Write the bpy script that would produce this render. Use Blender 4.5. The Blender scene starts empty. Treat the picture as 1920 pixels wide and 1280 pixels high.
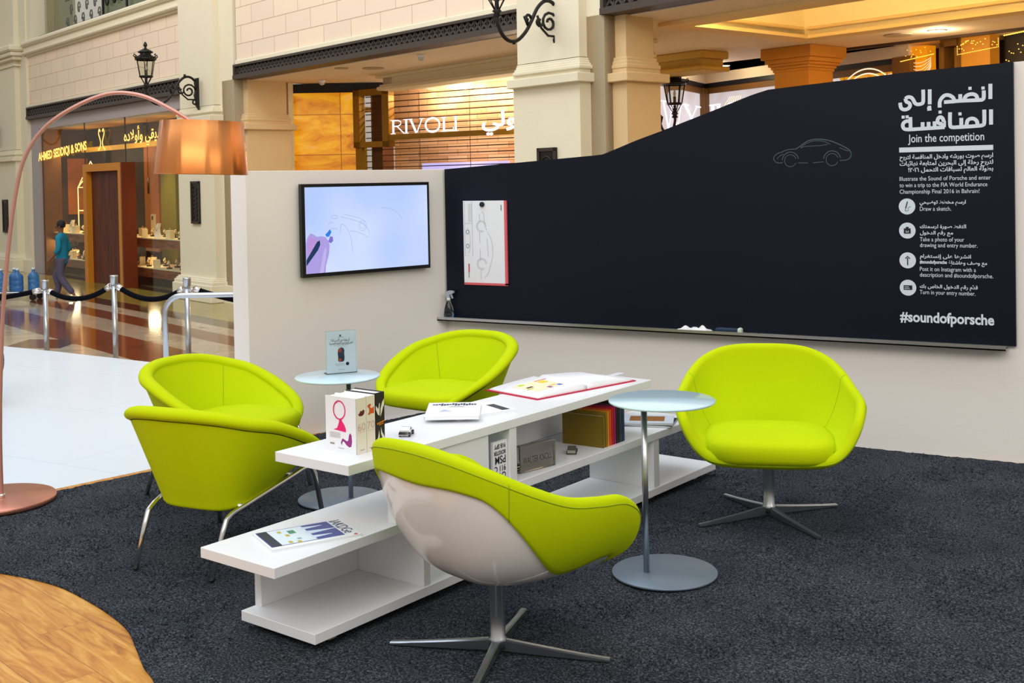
import bpy, math, random, unicodedata
from mathutils import Vector, Matrix
PI = math.pi
S = bpy.context.scene
C = S.collection
def R(d): return math.radians(d)
# ---------------------------------------------------------------- camera
cd = bpy.data.cameras.new('camera'); cam = bpy.data.objects.new('camera', cd); C.objects.link(cam)
cd.sensor_width = 36.0; cd.lens = 2160.6 / 1920 * 36; cd.shift_y = -256.9 / 1920
cd.clip_start = .05; cd.clip_end = 200
def cam_matrix():
    yaw, pit, rol = .532, -.02, -.019
    f = Vector((-math.sin(yaw), math.cos(yaw), 0)); r = Vector((math.cos(yaw), math.sin(yaw), 0)); u = Vector((0, 0, 1))
    f2 = f * math.cos(pit) + u * math.sin(pit); u2 = u * math.cos(pit) - f * math.sin(pit)
    r3 = r * math.cos(rol) + u2 * math.sin(rol); u3 = u2 * math.cos(rol) - r * math.sin(rol)
    m = Matrix((r3, u3, -f2)).transposed().to_4x4(); m.translation = (4.619, -6.911, 1.62)
    return m
cam.matrix_world = cam_matrix(); S.camera = cam
S.view_settings.view_transform = 'Standard'; S.view_settings.look = 'None'
S.view_settings.exposure = 0.0; S.view_settings.gamma = 1.0; S.view_settings.use_curve_mapping = False
# ---------------------------------------------------------------- daylight of the atrium and added fill lights
W = bpy.data.worlds.new('world'); S.world = W; W.use_nodes = True
wn = W.node_tree; wn.nodes.clear()
wo = wn.nodes.new('ShaderNodeOutputWorld'); wb = wn.nodes.new('ShaderNodeBackground'); wr = wn.nodes.new('ShaderNodeValToRGB')
wt = wn.nodes.new('ShaderNodeTexCoord'); ws = wn.nodes.new('ShaderNodeSeparateXYZ'); wm = wn.nodes.new('ShaderNodeMapRange')
wn.links.new(wt.outputs['Generated'], ws.inputs[0]); wn.links.new(ws.outputs[2], wm.inputs[0])
wm.inputs[1].default_value = -1; wm.inputs[2].default_value = 1
wn.links.new(wm.outputs[0], wr.inputs[0]); wn.links.new(wr.outputs[0], wb.inputs[0]); wn.links.new(wb.outputs[0], wo.inputs[0])
el = wr.color_ramp.elements
el[0].position = 0.0; el[0].color = (.40, .31, .22, 1)
el[1].position = 1.0; el[1].color = (.86, .95, 1.02, 1)
for p, c in ((.49, (.50, .41, .32, 1)), (.56, (.82, .74, .64, 1)), (.72, (.84, .84, .84, 1))):
    e = el.new(p); e.color = c
wb.inputs[1].default_value = .68
def area(name, loc, rot, sx, sy, power, col, spread=180):
    l = bpy.data.lights.new(name, 'AREA'); l.shape = 'RECTANGLE'; l.size = sx; l.size_y = sy; l.energy = power; l.color = col
    l.spread = R(spread)
    o = bpy.data.objects.new(name, l); C.objects.link(o); o.location = loc; o.rotation_euler = rot; return o
area('skylight', (-3.0, -2.5, 12.5), (R(8), R(-6), 0), 17, 9, 790, (.76, .87, 1.0))
area('front_fill', (4.5, -12.0, 8.5), (R(68), 0, R(18)), 14, 5, 860, (1.0, .93, .86))  # added lamp from the camera side to brighten walls and facade
area('side_fill', (14.0, -5.0, 6.5), (R(66), 0, R(80)), 8, 4, 280, (1.0, .93, .84))  # added lamp to lift the table's right-hand faces
area('facade_fill', (-8.6, 1.4, 9.5), (R(62), 0, R(-19.8)), 20, 3, 700, (1.0, .94, .86))  # added lamp aimed at the facade to brighten its stone
# ---------------------------------------------------------------- materials
def lin(c):
    return tuple(((v / 255) / 12.92 if v / 255 <= .04045 else ((v / 255 + .055) / 1.055) ** 2.4) for v in c) + (1,)
MATS = {}
def mat(name, col, rough=.5, metal=0., bump=0., bscale=60., var=0., vscale=8., emit=None, estr=0., trans=0., coat=0., alpha=1., ior=1.45, sheen=0., spec=None):
    if name in MATS: return MATS[name]
    m = bpy.data.materials.new(name); MATS[name] = m; m.use_nodes = True; nt = m.node_tree; b = nt.nodes['Principled BSDF']
    c = lin(col); b.inputs['Base Color'].default_value = c
    b.inputs['Roughness'].default_value = rough; b.inputs['Metallic'].default_value = metal; b.inputs['IOR'].default_value = ior
    if trans: b.inputs['Transmission Weight'].default_value = trans
    if coat: b.inputs['Coat Weight'].default_value = coat; b.inputs['Coat Roughness'].default_value = .05
    if sheen: b.inputs['Sheen Weight'].default_value = sheen
    if spec is not None: b.inputs['Specular IOR Level'].default_value = spec
    if alpha < 1: b.inputs['Alpha'].default_value = alpha
    if emit: b.inputs['Emission Color'].default_value = lin(emit); b.inputs['Emission Strength'].default_value = estr
    if bump or var:
        tc = nt.nodes.new('ShaderNodeTexCoord')
    if var:
        n = nt.nodes.new('ShaderNodeTexNoise'); n.inputs['Scale'].default_value = vscale; n.inputs['Detail'].default_value = 5
        nt.links.new(tc.outputs['Object'], n.inputs['Vector'])
        mx = nt.nodes.new('ShaderNodeMix'); mx.data_type = 'RGBA'
        mx.inputs[6].default_value = tuple(v * (1 - var) for v in c[:3]) + (1,); mx.inputs[7].default_value = tuple(min(1, v * (1 + var)) for v in c[:3]) + (1,)
        nt.links.new(n.outputs[0], mx.inputs[0]); nt.links.new(mx.outputs[2], b.inputs['Base Color'])
    if bump:
        n = nt.nodes.new('ShaderNodeTexNoise'); n.inputs['Scale'].default_value = bscale; n.inputs['Detail'].default_value = 4
        nt.links.new(tc.outputs['Object'], n.inputs['Vector'])
        bp = nt.nodes.new('ShaderNodeBump'); bp.inputs['Strength'].default_value = bump; bp.inputs['Distance'].default_value = .01
        nt.links.new(n.outputs[0], bp.inputs['Height']); nt.links.new(bp.outputs[0], b.inputs['Normal'])
    return m
class NT:
    """small helper for hand-made node trees"""
    def __init__(s, name, rough=.5):
        s.m = bpy.data.materials.new(name); MATS[name] = s.m; s.m.use_nodes = True; s.t = s.m.node_tree; s.b = s.t.nodes['Principled BSDF']; s.b.inputs['Roughness'].default_value = rough
        s.tc = s.t.nodes.new('ShaderNodeTexCoord')
    def n(s, ty, **kw):
        x = s.t.nodes.new(ty)
        for k, v in kw.items():
            if k.startswith('i_'): x.inputs[k[2:].replace('_', ' ')].default_value = v
            elif k.startswith('n'): x.inputs[int(k[1:])].default_value = v
            else: setattr(x, k, v)
        return x
    def l(s, a, b): s.t.links.new(a, b)
    def ramp(s, fac, stops):
        r = s.n('ShaderNodeValToRGB'); e = r.color_ramp.elements
        while len(e) < len(stops): e.new(.5)
        for i, (p, c) in enumerate(stops): e[i].position = p; e[i].color = c
        s.l(fac, r.inputs[0]); return r
white_lacquer = mat('white_lacquer', (234, 236, 240), .32)
wall_paint = mat('wall_paint', (240, 234, 228), .8, bump=.05, bscale=90)
black_board = mat('black_board', (9, 16, 30), .42, bump=.02, bscale=14, spec=.25)
brushed = mat('brushed_aluminium', (200, 202, 205), .32, metal=1., bump=.04, bscale=200)
satin_steel = mat('satin_steel', (186, 190, 196), .28, metal=1.)
chrome = mat('chrome', (232, 228, 226), .17, metal=1.)
copper = mat('copper_paint', (196, 132, 112), .32, metal=.75)
copper_pole = mat('rose_copper', (204, 152, 142), .3, metal=.55)
green = mat('green_wool', (191, 211, 0), .85, bump=.25, bscale=420, var=.03, vscale=300, spec=.15)
shell_white = mat('white_shell', (236, 230, 224), .16, coat=.6)
glass_top = mat('frosted_glass', (200, 228, 240), .22, spec=.7, coat=.4)
glass_edge = mat('glass_edge', (190, 232, 236), .1)
grey_plate = mat('grey_powder_steel', (120, 134, 150), .42, metal=.45)
black_plastic = mat('black_plastic', (14, 14, 16), .35)
black_iron = mat('black_iron', (26, 23, 22), .42, metal=.3, bump=.2, bscale=60)
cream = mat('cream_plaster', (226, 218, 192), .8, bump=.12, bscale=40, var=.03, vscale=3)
cream_dark = mat('cream_plaster_groove', (188, 172, 142), .8)
warm_lit_plaster = mat('warm_lit_plaster', (214, 186, 140), .8, bump=.1, bscale=40)  # cream plaster with the arcade's warm light put into the colour
ceiling_paint = mat('ceiling_paint', (232, 214, 190), .85)
white_print = mat('white_print', (214, 224, 236), .6)
ink = mat('dark_ink', (30, 34, 48), .6)
paper = mat('paper_white', (238, 240, 244), .6)
# ---------------------------------------------------------------- mesh builder
class MB:
    def __init__(s): s.v = []; s.f = []; s.sm = []
    def add(s, vs, fs, smooth=False, M=None):
        o = len(s.v)
        s.v += [tuple(M @ Vector(p)) if M is not None else tuple(p) for p in vs]
        s.f += [tuple(i + o for i in f) for f in fs]; s.sm += [smooth] * len(fs)
        return s
    def box(s, x0, x1, y0, y1, z0, z1, M=None, c=0):
        if x0 > x1: x0, x1 = x1, x0
        if y0 > y1: y0, y1 = y1, y0
        if z0 > z1: z0, z1 = z1, z0
        c = min(c, (x1 - x0) / 3, (y1 - y0) / 3, (z1 - z0) / 3)
        if c <= 0:
            v = [(x, y, z) for z in (z0, z1) for y in (y0, y1) for x in (x0, x1)]
            return s.add(v, [(0, 2, 3, 1), (4, 5, 7, 6), (0, 1, 5, 4), (2, 6, 7, 3), (0, 4, 6, 2), (1, 3, 7, 5)], False, M)
        v = []; idx = {}
        for a, X in enumerate((x0, x1)):
            for b, Y in enumerate((y0, y1)):
                for d, Z in enumerate((z0, z1)):
                    sx, sy, sz = (1 - 2 * a), (1 - 2 * b), (1 - 2 * d)
                    for ax in range(3):
                        idx[(a, b, d, ax)] = len(v)
                        v.append((X + sx * c * (ax != 0), Y + sy * c * (ax != 1), Z + sz * c * (ax != 2)))
        g = idx; f = []
        for a in (0, 1):
            q = [g[(a, 0, 0, 0)], g[(a, 1, 0, 0)], g[(a, 1, 1, 0)], g[(a, 0, 1, 0)]]; f.append(q if a else q[::-1])
            q = [g[(0, a, 0, 1)], g[(1, a, 0, 1)], g[(1, a, 1, 1)], g[(0, a, 1, 1)]]; f.append(q[::-1] if a else q)
            q = [g[(0, 0, a, 2)], g[(1, 0, a, 2)], g[(1, 1, a, 2)], g[(0, 1, a, 2)]]; f.append(q if a else q[::-1])
        for a in (0, 1):
            for b in (0, 1):
                f.append((g[(a, b, 0, 0)], g[(a, b, 1, 0)], g[(a, b, 1, 1)], g[(a, b, 0, 1)]))
                f.append((g[(a, 0, b, 0)], g[(a, 1, b, 0)], g[(a, 1, b, 2)], g[(a, 0, b, 2)]))
                f.append((g[(0, a, b, 1)], g[(1, a, b, 1)], g[(1, a, b, 2)], g[(0, a, b, 2)]))
                for d in (0, 1): f.append((g[(a, b, d, 0)], g[(a, b, d, 1)], g[(a, b, d, 2)]))
        return s.add(v, f, False, M)
    def cyl(s, x, y, z0, z1, r, n=32, r2=None, M=None, smooth=True):
        r2 = r if r2 is None else r2
        v = [(x + r * math.cos(2 * PI * i / n), y + r * math.sin(2 * PI * i / n), z0) for i in range(n)]
        v += [(x + r2 * math.cos(2 * PI * i / n), y + r2 * math.sin(2 * PI * i / n), z1) for i in range(n)]
        s.add(v, [(i, (i + 1) % n, n + (i + 1) % n, n + i) for i in range(n)], smooth, M)
        return s.add(v, [tuple(range(n))[::-1], tuple(range(n, 2 * n))], False, M)
    def lathe(s, prof, n=32, x=0, y=0, M=None, smooth=True):
        v = []; k = len(prof)
        for i in range(n):
            a = 2 * PI * i / n
            v += [(x + r * math.cos(a), y + r * math.sin(a), z) for r, z in prof]
        f = [(i * k + j, ((i + 1) % n) * k + j, ((i + 1) % n) * k + j + 1, i * k + j + 1) for i in range(n) for j in range(k - 1)]
        return s.add(v, f, smooth, M)
    def tube(s, pts, r, n=10, M=None, closed=False, cap=True):
        pts = [Vector(p) for p in pts]; m = len(pts)
        rs = r if isinstance(r, (list, tuple)) else [r] * m
        v = []; nrm = None
        for i, p in enumerate(pts):
            a = pts[(i - 1) % m] if (closed or i > 0) else p; b = pts[(i + 1) % m] if (closed or i < m - 1) else p
            t = (b - a).normalized()
            if nrm is None:
                nrm = t.orthogonal().normalized()
            nrm = (nrm - t * nrm.dot(t)).normalized(); bn = t.cross(nrm)
            v += [p + (nrm * math.cos(2 * PI * j / n) + bn * math.sin(2 * PI * j / n)) * rs[i] for j in range(n)]
        f = [(i * n + j, i * n + (j + 1) % n, ((i + 1) % m) * n + (j + 1) % n, ((i + 1) % m) * n + j) for i in range(m if closed else m - 1) for j in range(n)]
        s.add(v, f, True, M)
        if cap and not closed:
            s.add(v[:n], [tuple(range(n))[::-1]], False, M); s.add(v[-n:], [tuple(range(n))], False, M)
        return s
    def prism(s, poly, h0, h1, axis='z', M=None, smooth=False):
        n = len(poly)
        def q(p, h): return {'z': (p[0], p[1], h), 'y': (p[0], h, p[1]), 'x': (h, p[0], p[1])}[axis]
        v = [q(p, h0) for p in poly] + [q(p, h1) for p in poly]
        s.add(v, [(i, (i + 1) % n, n + (i + 1) % n, n + i) for i in range(n)], smooth, M)
        return s.add(v, [tuple(range(n))[::-1], tuple(range(n, 2 * n))], False, M)
    def grid(s, rows, closed=False, smooth=True, M=None, flip=False):
        k = len(rows[0]); v = [p for r in rows for p in r]; f = []
        for i in range(len(rows) - 1):
            for j in range(k if closed else k - 1):
                q = (i * k + j, i * k + (j + 1) % k, (i + 1) * k + (j + 1) % k, (i + 1) * k + j)
                f.append(q[::-1] if flip else q)
        return s.add(v, f, smooth, M)
    def ribbon(s, pts, w, th=.0008, M=None, closed=False):
        """flat stroke in the local xz plane lying at y=0..-th"""
        m = len(pts); P = [Vector((p[0], p[1])) for p in pts]; L = []; Q = []
        for i in range(m):
            a = P[(i - 1) % m] if (closed or i > 0) else P[i]; b = P[(i + 1) % m] if (closed or i < m - 1) else P[i]
            t = (b - a); t = t.normalized() if t.length > 1e-9 else Vector((1, 0)); n_ = Vector((-t.y, t.x)) * w / 2
            L.append(P[i] + n_); Q.append(P[i] - n_)
        v = [(p.x, -th, p.y) for p in L] + [(p.x, -th, p.y) for p in Q]
        f = [(i, (i + 1) % m, m + (i + 1) % m, m + i) for i in range(m if closed else m - 1)]
        return s.add(v, f, False, M)
    def build(s, name, material, parent=None, M=None, bevel=0, fix=True):
        me = bpy.data.meshes.new(name); me.from_pydata(s.v, [], s.f); me.polygons.foreach_set('use_smooth', s.sm)
        me.update()
        if fix:
            import bmesh
            b = bmesh.new(); b.from_mesh(me); bmesh.ops.remove_doubles(b, verts=b.verts, dist=1e-5); bmesh.ops.recalc_face_normals(b, faces=b.faces); b.to_mesh(me); b.free()
        if material: me.materials.append(material)
        o = bpy.data.objects.new(name, me); C.objects.link(o)
        if parent: o.parent = parent
        if M is not None: o.matrix_world = M if not parent else o.matrix_world
        if M is not None and parent: o.matrix_local = M
        return o
def tag(o, label=None, cat=None, group=None, kind=None):
    if label: o['label'] = label
    if cat: o['category'] = cat
    if group: o['group'] = group
    if kind: o['kind'] = kind
    return o
def thing(name, label, cat, loc=(0, 0, 0), rz=0., group=None):
    o = bpy.data.objects.new(name, None); C.objects.link(o); o.location = loc; o.rotation_euler = (0, 0, rz); o.empty_display_size = .1
    return tag(o, label, cat, group)
def struct(name, mb, m, M=None):
    o = mb.build(name, m, None, M); o['kind'] = 'structure'; return o
def dup(root, M=None, label=None, group=None):
    ch0 = [c for c in bpy.data.objects if c.parent == root]
    r = root.copy(); C.objects.link(r)
    if M is not None: r.matrix_world = M
    if label: r['label'] = label
    if group: r['group'] = group
    for ch in ch0:
        c = ch.copy(); C.objects.link(c); c.parent = r
        for g in [g for g in bpy.data.objects if g.parent == ch]:
            d = g.copy(); C.objects.link(d); d.parent = c
    return r
def LT(x, y, z, rz=0.): return Matrix.Translation((x, y, z)) @ Matrix.Rotation(rz, 4, 'Z')
def spline(P, n=8, closed=False):
    P = [Vector(p) for p in P]; m = len(P); out = []
    for i in range(m if closed else m - 1):
        if closed: p0, p1, p2, p3 = P[i - 1], P[i], P[(i + 1) % m], P[(i + 2) % m]
        else: p0, p1, p2, p3 = P[max(i - 1, 0)], P[i], P[i + 1], P[min(i + 2, m - 1)]
        for j in range(n):
            t = j / n
            out.append(.5 * ((2 * p1) + (p2 - p0) * t + (2 * p0 - 5 * p1 + 4 * p2 - p3) * t * t + (3 * p1 - p0 - 3 * p2 + p3) * t ** 3))
    if not closed: out.append(P[-1])
    return out
# ---------------------------------------------------------------- lettering
AR = {}
for cp in range(0xFE80, 0xFEFD):
    d = unicodedata.decomposition(chr(cp)).split()
    if len(d) >= 2 and d[0] in ('<isolated>', '<final>', '<initial>', '<medial>'):
        AR.setdefault(''.join(chr(int(x, 16)) for x in d[1:]), {})[d[0][1:-1]] = chr(cp)
def shape_ar(word):
    """joined letter shapes, listed in visual (left to right) order"""
    for la in ('لا', 'لأ', 'لإ', 'لآ'): pass
    t = []; i = 0
    while i < len(word):
        if word[i:i + 2] in AR: t.append(word[i:i + 2]); i += 2
        else: t.append(word[i]); i += 1
    out = []
    for k, ch in enumerate(t):
        f = AR.get(ch)
        if not f: out.append(ch); continue
        pj = k > 0 and t[k - 1] in AR and 'initial' in AR[t[k - 1]]
        nj = k < len(t) - 1 and t[k + 1] in AR and 'initial' in f and 'final' in AR[t[k + 1]]
        out.append(f.get('medial') if pj and nj else f.get('final') if pj else f.get('initial') if nj else f.get('isolated'))
    s_ = ''.join(c or '' for c in out)
    s_ = s_[::-1]; o_ = ''; run = ''
    for c in s_ + ' ':
        if c in '٠١٢٣٤٥٦٧٨٩': run = c + run
        else: o_ += run + c; run = ''
    return o_[:-1]
def text(body, size, name, material, parent, M, width=None, bold=0., align='LEFT', th=.0008, ar=False, sx=1., mirror=False):
    c = bpy.data.curves.new('txt', 'FONT'); c.body = shape_ar(body) if ar else body; c.size = size; c.align_x = align; c.offset = bold; c.extrude = 0; c.resolution_u = 3
    o = bpy.data.objects.new('txt', c); C.objects.link(o); bpy.context.view_layer.update()
    me = bpy.data.meshes.new_from_object(o); bpy.data.objects.remove(o); bpy.data.curves.remove(c)
    xs = [v.co.x for v in me.vertices]
    if not xs: return None
    k = sx if width is None else width / max(1e-6, max(xs) - min(xs))
    x0 = min(xs) if align == 'LEFT' else (max(xs) if align == 'RIGHT' else (max(xs) + min(xs)) / 2)
    for v in me.vertices:
        x = (v.co.x - x0) * k; v.co = ((-x if mirror else x), -th, v.co.y)
    me.materials.clear(); me.materials.append(material); me.name = name
    ob = bpy.data.objects.new(name, me); C.objects.link(ob)
    if parent: ob.parent = parent; ob.matrix_local = M
    else: ob.matrix_world = M
    return ob
# ================================================================ the setting: stand and its floors
MF = -.4     # level of the mall floor below the raised stand
# white, wood and carpet surfaces of the stand
white_floor = NT('white_stand_floor', .28)
n1 = white_floor.n('ShaderNodeTexBrick', offset=.5, squash=1.0); white_floor.l(white_floor.tc.outputs['Object'], n1.inputs['Vector'])
n1.inputs['Color1'].default_value = lin((224, 234, 244)); n1.inputs['Color2'].default_value = lin((222, 233, 244)); n1.inputs['Mortar'].default_value = lin((196, 208, 222))
n1.inputs['Scale'].default_value = 1; n1.inputs['Mortar Size'].default_value = .0025; n1.inputs['Brick Width'].default_value = 2.4; n1.inputs['Row Height'].default_value = 1.2
white_floor.l(n1.outputs['Color'], white_floor.b.inputs['Base Color'])
wood = NT('oak_laminate', .38)
mp = wood.n('ShaderNodeMapping'); wood.l(wood.tc.outputs['Object'], mp.inputs['Vector']); mp.inputs['Rotation'].default_value = (0, 0, R(15))
br = wood.n('ShaderNodeTexBrick', offset=.37); wood.l(mp.outputs[0], br.inputs['Vector']); br.inputs['Scale'].default_value = 1
br.inputs['Brick Width'].default_value = 1.25; br.inputs['Row Height'].default_value = .19; br.inputs['Mortar Size'].default_value = .0012
br.inputs['Color1'].default_value = (0, 0, 0, 1); br.inputs['Color2'].default_value = (1, 1, 1, 1); br.inputs['Mortar'].default_value = (.5, .5, .5, 1); br.inputs['Mortar Smooth'].default_value = .1
mp2 = wood.n('ShaderNodeMapping'); wood.l(mp.outputs[0], mp2.inputs['Vector']); mp2.inputs['Scale'].default_value = (1.2, 9, 1)
addv = wood.n('ShaderNodeVectorMath', operation='ADD'); wood.l(mp2.outputs[0], addv.inputs[0])
sc_ = wood.n('ShaderNodeVectorMath', operation='SCALE'); wood.l(br.outputs['Color'], sc_.inputs[0]); sc_.inputs['Scale'].default_value = 7; wood.l(sc_.outputs[0], addv.inputs[1])
nz = wood.n('ShaderNodeTexNoise', n2=2.2, n3=7., n4=.62); wood.l(addv.outputs[0], nz.inputs['Vector']); nz.inputs['Distortion'].default_value = 1.6
wv = wood.ramp(nz.outputs[0], [(.25, lin((150, 84, 22))), (.42, lin((188, 122, 42))), (.55, lin((206, 144, 58))), (.72, lin((224, 170, 86)))])
mxm = wood.n('ShaderNodeMix', data_type='RGBA', blend_type='MULTIPLY'); wood.l(br.outputs['Fac'], mxm.inputs[0]); wood.l(wv.outputs[0], mxm.inputs[6]); mxm.inputs[7].default_value = (.45, .35, .25, 1)
wood.l(mxm.outputs[2], wood.b.inputs['Base Color'])
carpet = NT('dark_shag_carpet', .95)
n1 = carpet.n('ShaderNodeTexNoise', n2=125., n3=3., n4=.62); carpet.l(carpet.tc.outputs['Object'], n1.inputs['Vector'])
n2 = carpet.n('ShaderNodeTexNoise', n2=3.2, n3=4., n4=.5); carpet.l(carpet.tc.outputs['Object'], n2.inputs['Vector'])
c1 = carpet.ramp(n1.outputs[0], [(.32, lin((18, 20, 24))), (.50, lin((50, 55, 62))), (.70, lin((106, 113, 122)))])
c2 = carpet.ramp(n2.outputs[0], [(.35, (.72, .74, .8, 1)), (.65, (1.1, 1.08, 1.05, 1))])
mx = carpet.n('ShaderNodeMix', data_type='RGBA', blend_type='MULTIPLY'); mx.inputs[0].default_value = 1; carpet.l(c1.outputs[0], mx.inputs[6]); carpet.l(c2.outputs[0], mx.inputs[7]); carpet.l(mx.outputs[2], carpet.b.inputs['Base Color'])
bp = carpet.n('ShaderNodeBump'); bp.inputs['Strength'].default_value = .9; bp.inputs['Distance'].default_value = .012; carpet.l(n1.outputs[0], bp.inputs['Height']); carpet.l(bp.outputs[0], carpet.b.inputs['Normal'])
carpet.b.inputs['Specular IOR Level'].default_value = .15
# raised stand body (white top) and thin wood + carpet layers on it
PL = [(-6.9, -4.2), (-6.9, .835), (-5.2, .76), (-3.9, .67), (-2.2, .60), (9.5, .60), (9.5, -9.5), (-6.9, -9.5)]
struct('floor', MB().prism(PL, MF, -.014), white_floor.m)
WE = [(-1.15, -3.56), (-.775, -3.09), (-.585, -2.30), (-.47, -1.65), (-.44, -1.30), (.2, -.2), (9.4, .3), (9.4, -9.4), (-1.15, -9.4)]
struct('floor.001', MB().prism(WE, -.014, -.004), wood.m)
CE = [(.18, -3.84)] + [tuple(p)[:2] for p in spline([(.262, -3.838, 0), (.42, -3.825, 0), (.62, -3.832, 0), (.80, -3.87, 0), (1.04, -3.94, 0), (1.24, -4.02, 0), (1.40, -4.12, 0), (1.55, -4.22, 0), (1.70, -4.31, 0), (1.82, -4.5, 0), (1.9, -4.8, 0), (1.94, -5.4, 0)], 6)] + [(2.0, -8.5), (8.0, -8.5), (8.0, -.02), (.02, -.02), (-.37, -1.50), (-.46, -2.0), (-.505, -2.32), (-.69, -3.06), (-.80, -3.2), (-.80, -3.75), (-.3, -3.86)]
def inside(x, y, P):
    c = False; n = len(P)
    for i in range(n):
        x1, y1 = P[i]; x2, y2 = P[(i + 1) % n]
        if (y1 > y) != (y2 > y) and x < (x2 - x1) * (y - y1) / (y2 - y1) + x1: c = not c
    return c
def carpet_mesh():
    import bmesh
    b = bmesh.new(); rnd = random.Random(5)
    b.faces.new([b.verts.new((x, y, 0)) for x, y in CE])
    bmesh.ops.recalc_face_normals(b, faces=b.faces)
    def cuts(lo, hi, st, ax):
        k = lo
        while k < hi:
            co = (k, 0, 0) if ax == 0 else (0, k, 0); no = (1, 0, 0) if ax == 0 else (0, 1, 0)
            bmesh.ops.bisect_plane(b, geom=b.verts[:] + b.edges[:] + b.faces[:], plane_co=co, plane_no=no); k += st
    cuts(-.8, 4.6, .035, 0); cuts(-5.2, 0, .035, 1)
    for f in b.faces: f.smooth = True
    edge = [e for e in b.edges if e.is_boundary]
    # thickness of the pile at the border
    r = bmesh.ops.extrude_edge_only(b, edges=edge)
    for v in [g for g in r['geom'] if isinstance(g, bmesh.types.BMVert)]: v.co.z = -.0035
    for v in b.verts:
        if v.co.z > -.0025:
            n = math.sin(v.co.x * 9 + 2 * math.sin(v.co.y * 5)) * .0012
            v.co.z = .0055 + n + rnd.uniform(-.0025, .0025)
    me = bpy.data.meshes.new('carpet'); b.to_mesh(me); b.free(); me.materials.append(carpet.m)
    o = bpy.data.objects.new('carpet', me); C.objects.link(o); return o
cp_ = carpet_mesh(); tag(cp_, 'dark charcoal shag carpet covering the floor under the green chairs', 'carpet')
# loose yarn tufts standing out of the pile: one uncountable mass
def tufts():
    rnd = random.Random(9); mb = MB()
    V = []; F_ = []
    def tuft(x, y, h, w):
        a = rnd.uniform(0, 2 * PI); lx, ly = rnd.uniform(-.6, .6) * h, rnd.uniform(-.6, .6) * h
        o = len(V); dx, dy = math.cos(a) * w, math.sin(a) * w
        V.extend([(x - dx, y - dy, .001), (x + dx, y + dy, .001), (x + dx * .5 + lx, y + dy * .5 + ly, .004 + h), (x - dx * .5 + lx, y - dy * .5 + ly, .004 + h)])
        F_.append((o, o + 1, o + 2, o + 3))
    n = len(CE)
    for k in range(120000):
        x = rnd.uniform(-.8, 4.5); y = -5.1 + 5.08 * rnd.random() ** 1.35
        if inside(x, y, CE): tuft(x, y, rnd.uniform(.002, .0065), rnd.uniform(.0022, .005))
    me = bpy.data.meshes.new('carpet_pile'); me.from_pydata(V, [], F_); me.materials.append(carpet.m)
    o = bpy.data.objects.new('carpet_pile', me); C.objects.link(o); o.parent = cp_; o['kind'] = 'stuff'
tufts()
# ---- white partition walls
TVR = -.299
TVM = Matrix.Rotation(TVR, 4, 'Z')      # local x = out of the wall, local y = along it
struct('wall_left', MB().box(-.19, 0, -1.612, .19, -.01, 1.716, c=.002), wall_paint, TVM)
prof = [(-.18, 1.716), (.02, 1.716), (.618, 1.748), (1.22, 1.782)] + [tuple(p)[:2] for p in spline([(1.272, 1.787, 0), (1.37, 1.820, 0), (1.52, 1.872, 0), (1.708, 1.930, 0), (2.055, 2.043, 0), (2.28, 2.118, 0), (2.40, 2.150, 0)], 5)] + [(2.55, 2.160), (2.743, 2.172), (3.21, 2.203), (3.785, 2.224)]
back = prof[:-1] + [(3.785, 2.226), (4.9, 2.262), (4.9, -.01), (-.18, -.01)]
struct('wall_back', MB().prism(back, 0, .18, 'y'), wall_paint)
pf = [(.012, 1.716)] + prof[2:]
bd = MB().prism([(x, z) for x, z in pf] + [(3.785, .655), (.012, .655)], -.03, -.001, 'y')
board = thing('blackboard', 'wide black chalkboard with a rising curved top edge and white competition text', 'board', (0, 0, 0))
panel = bd.build('panel', black_board, board)
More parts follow.
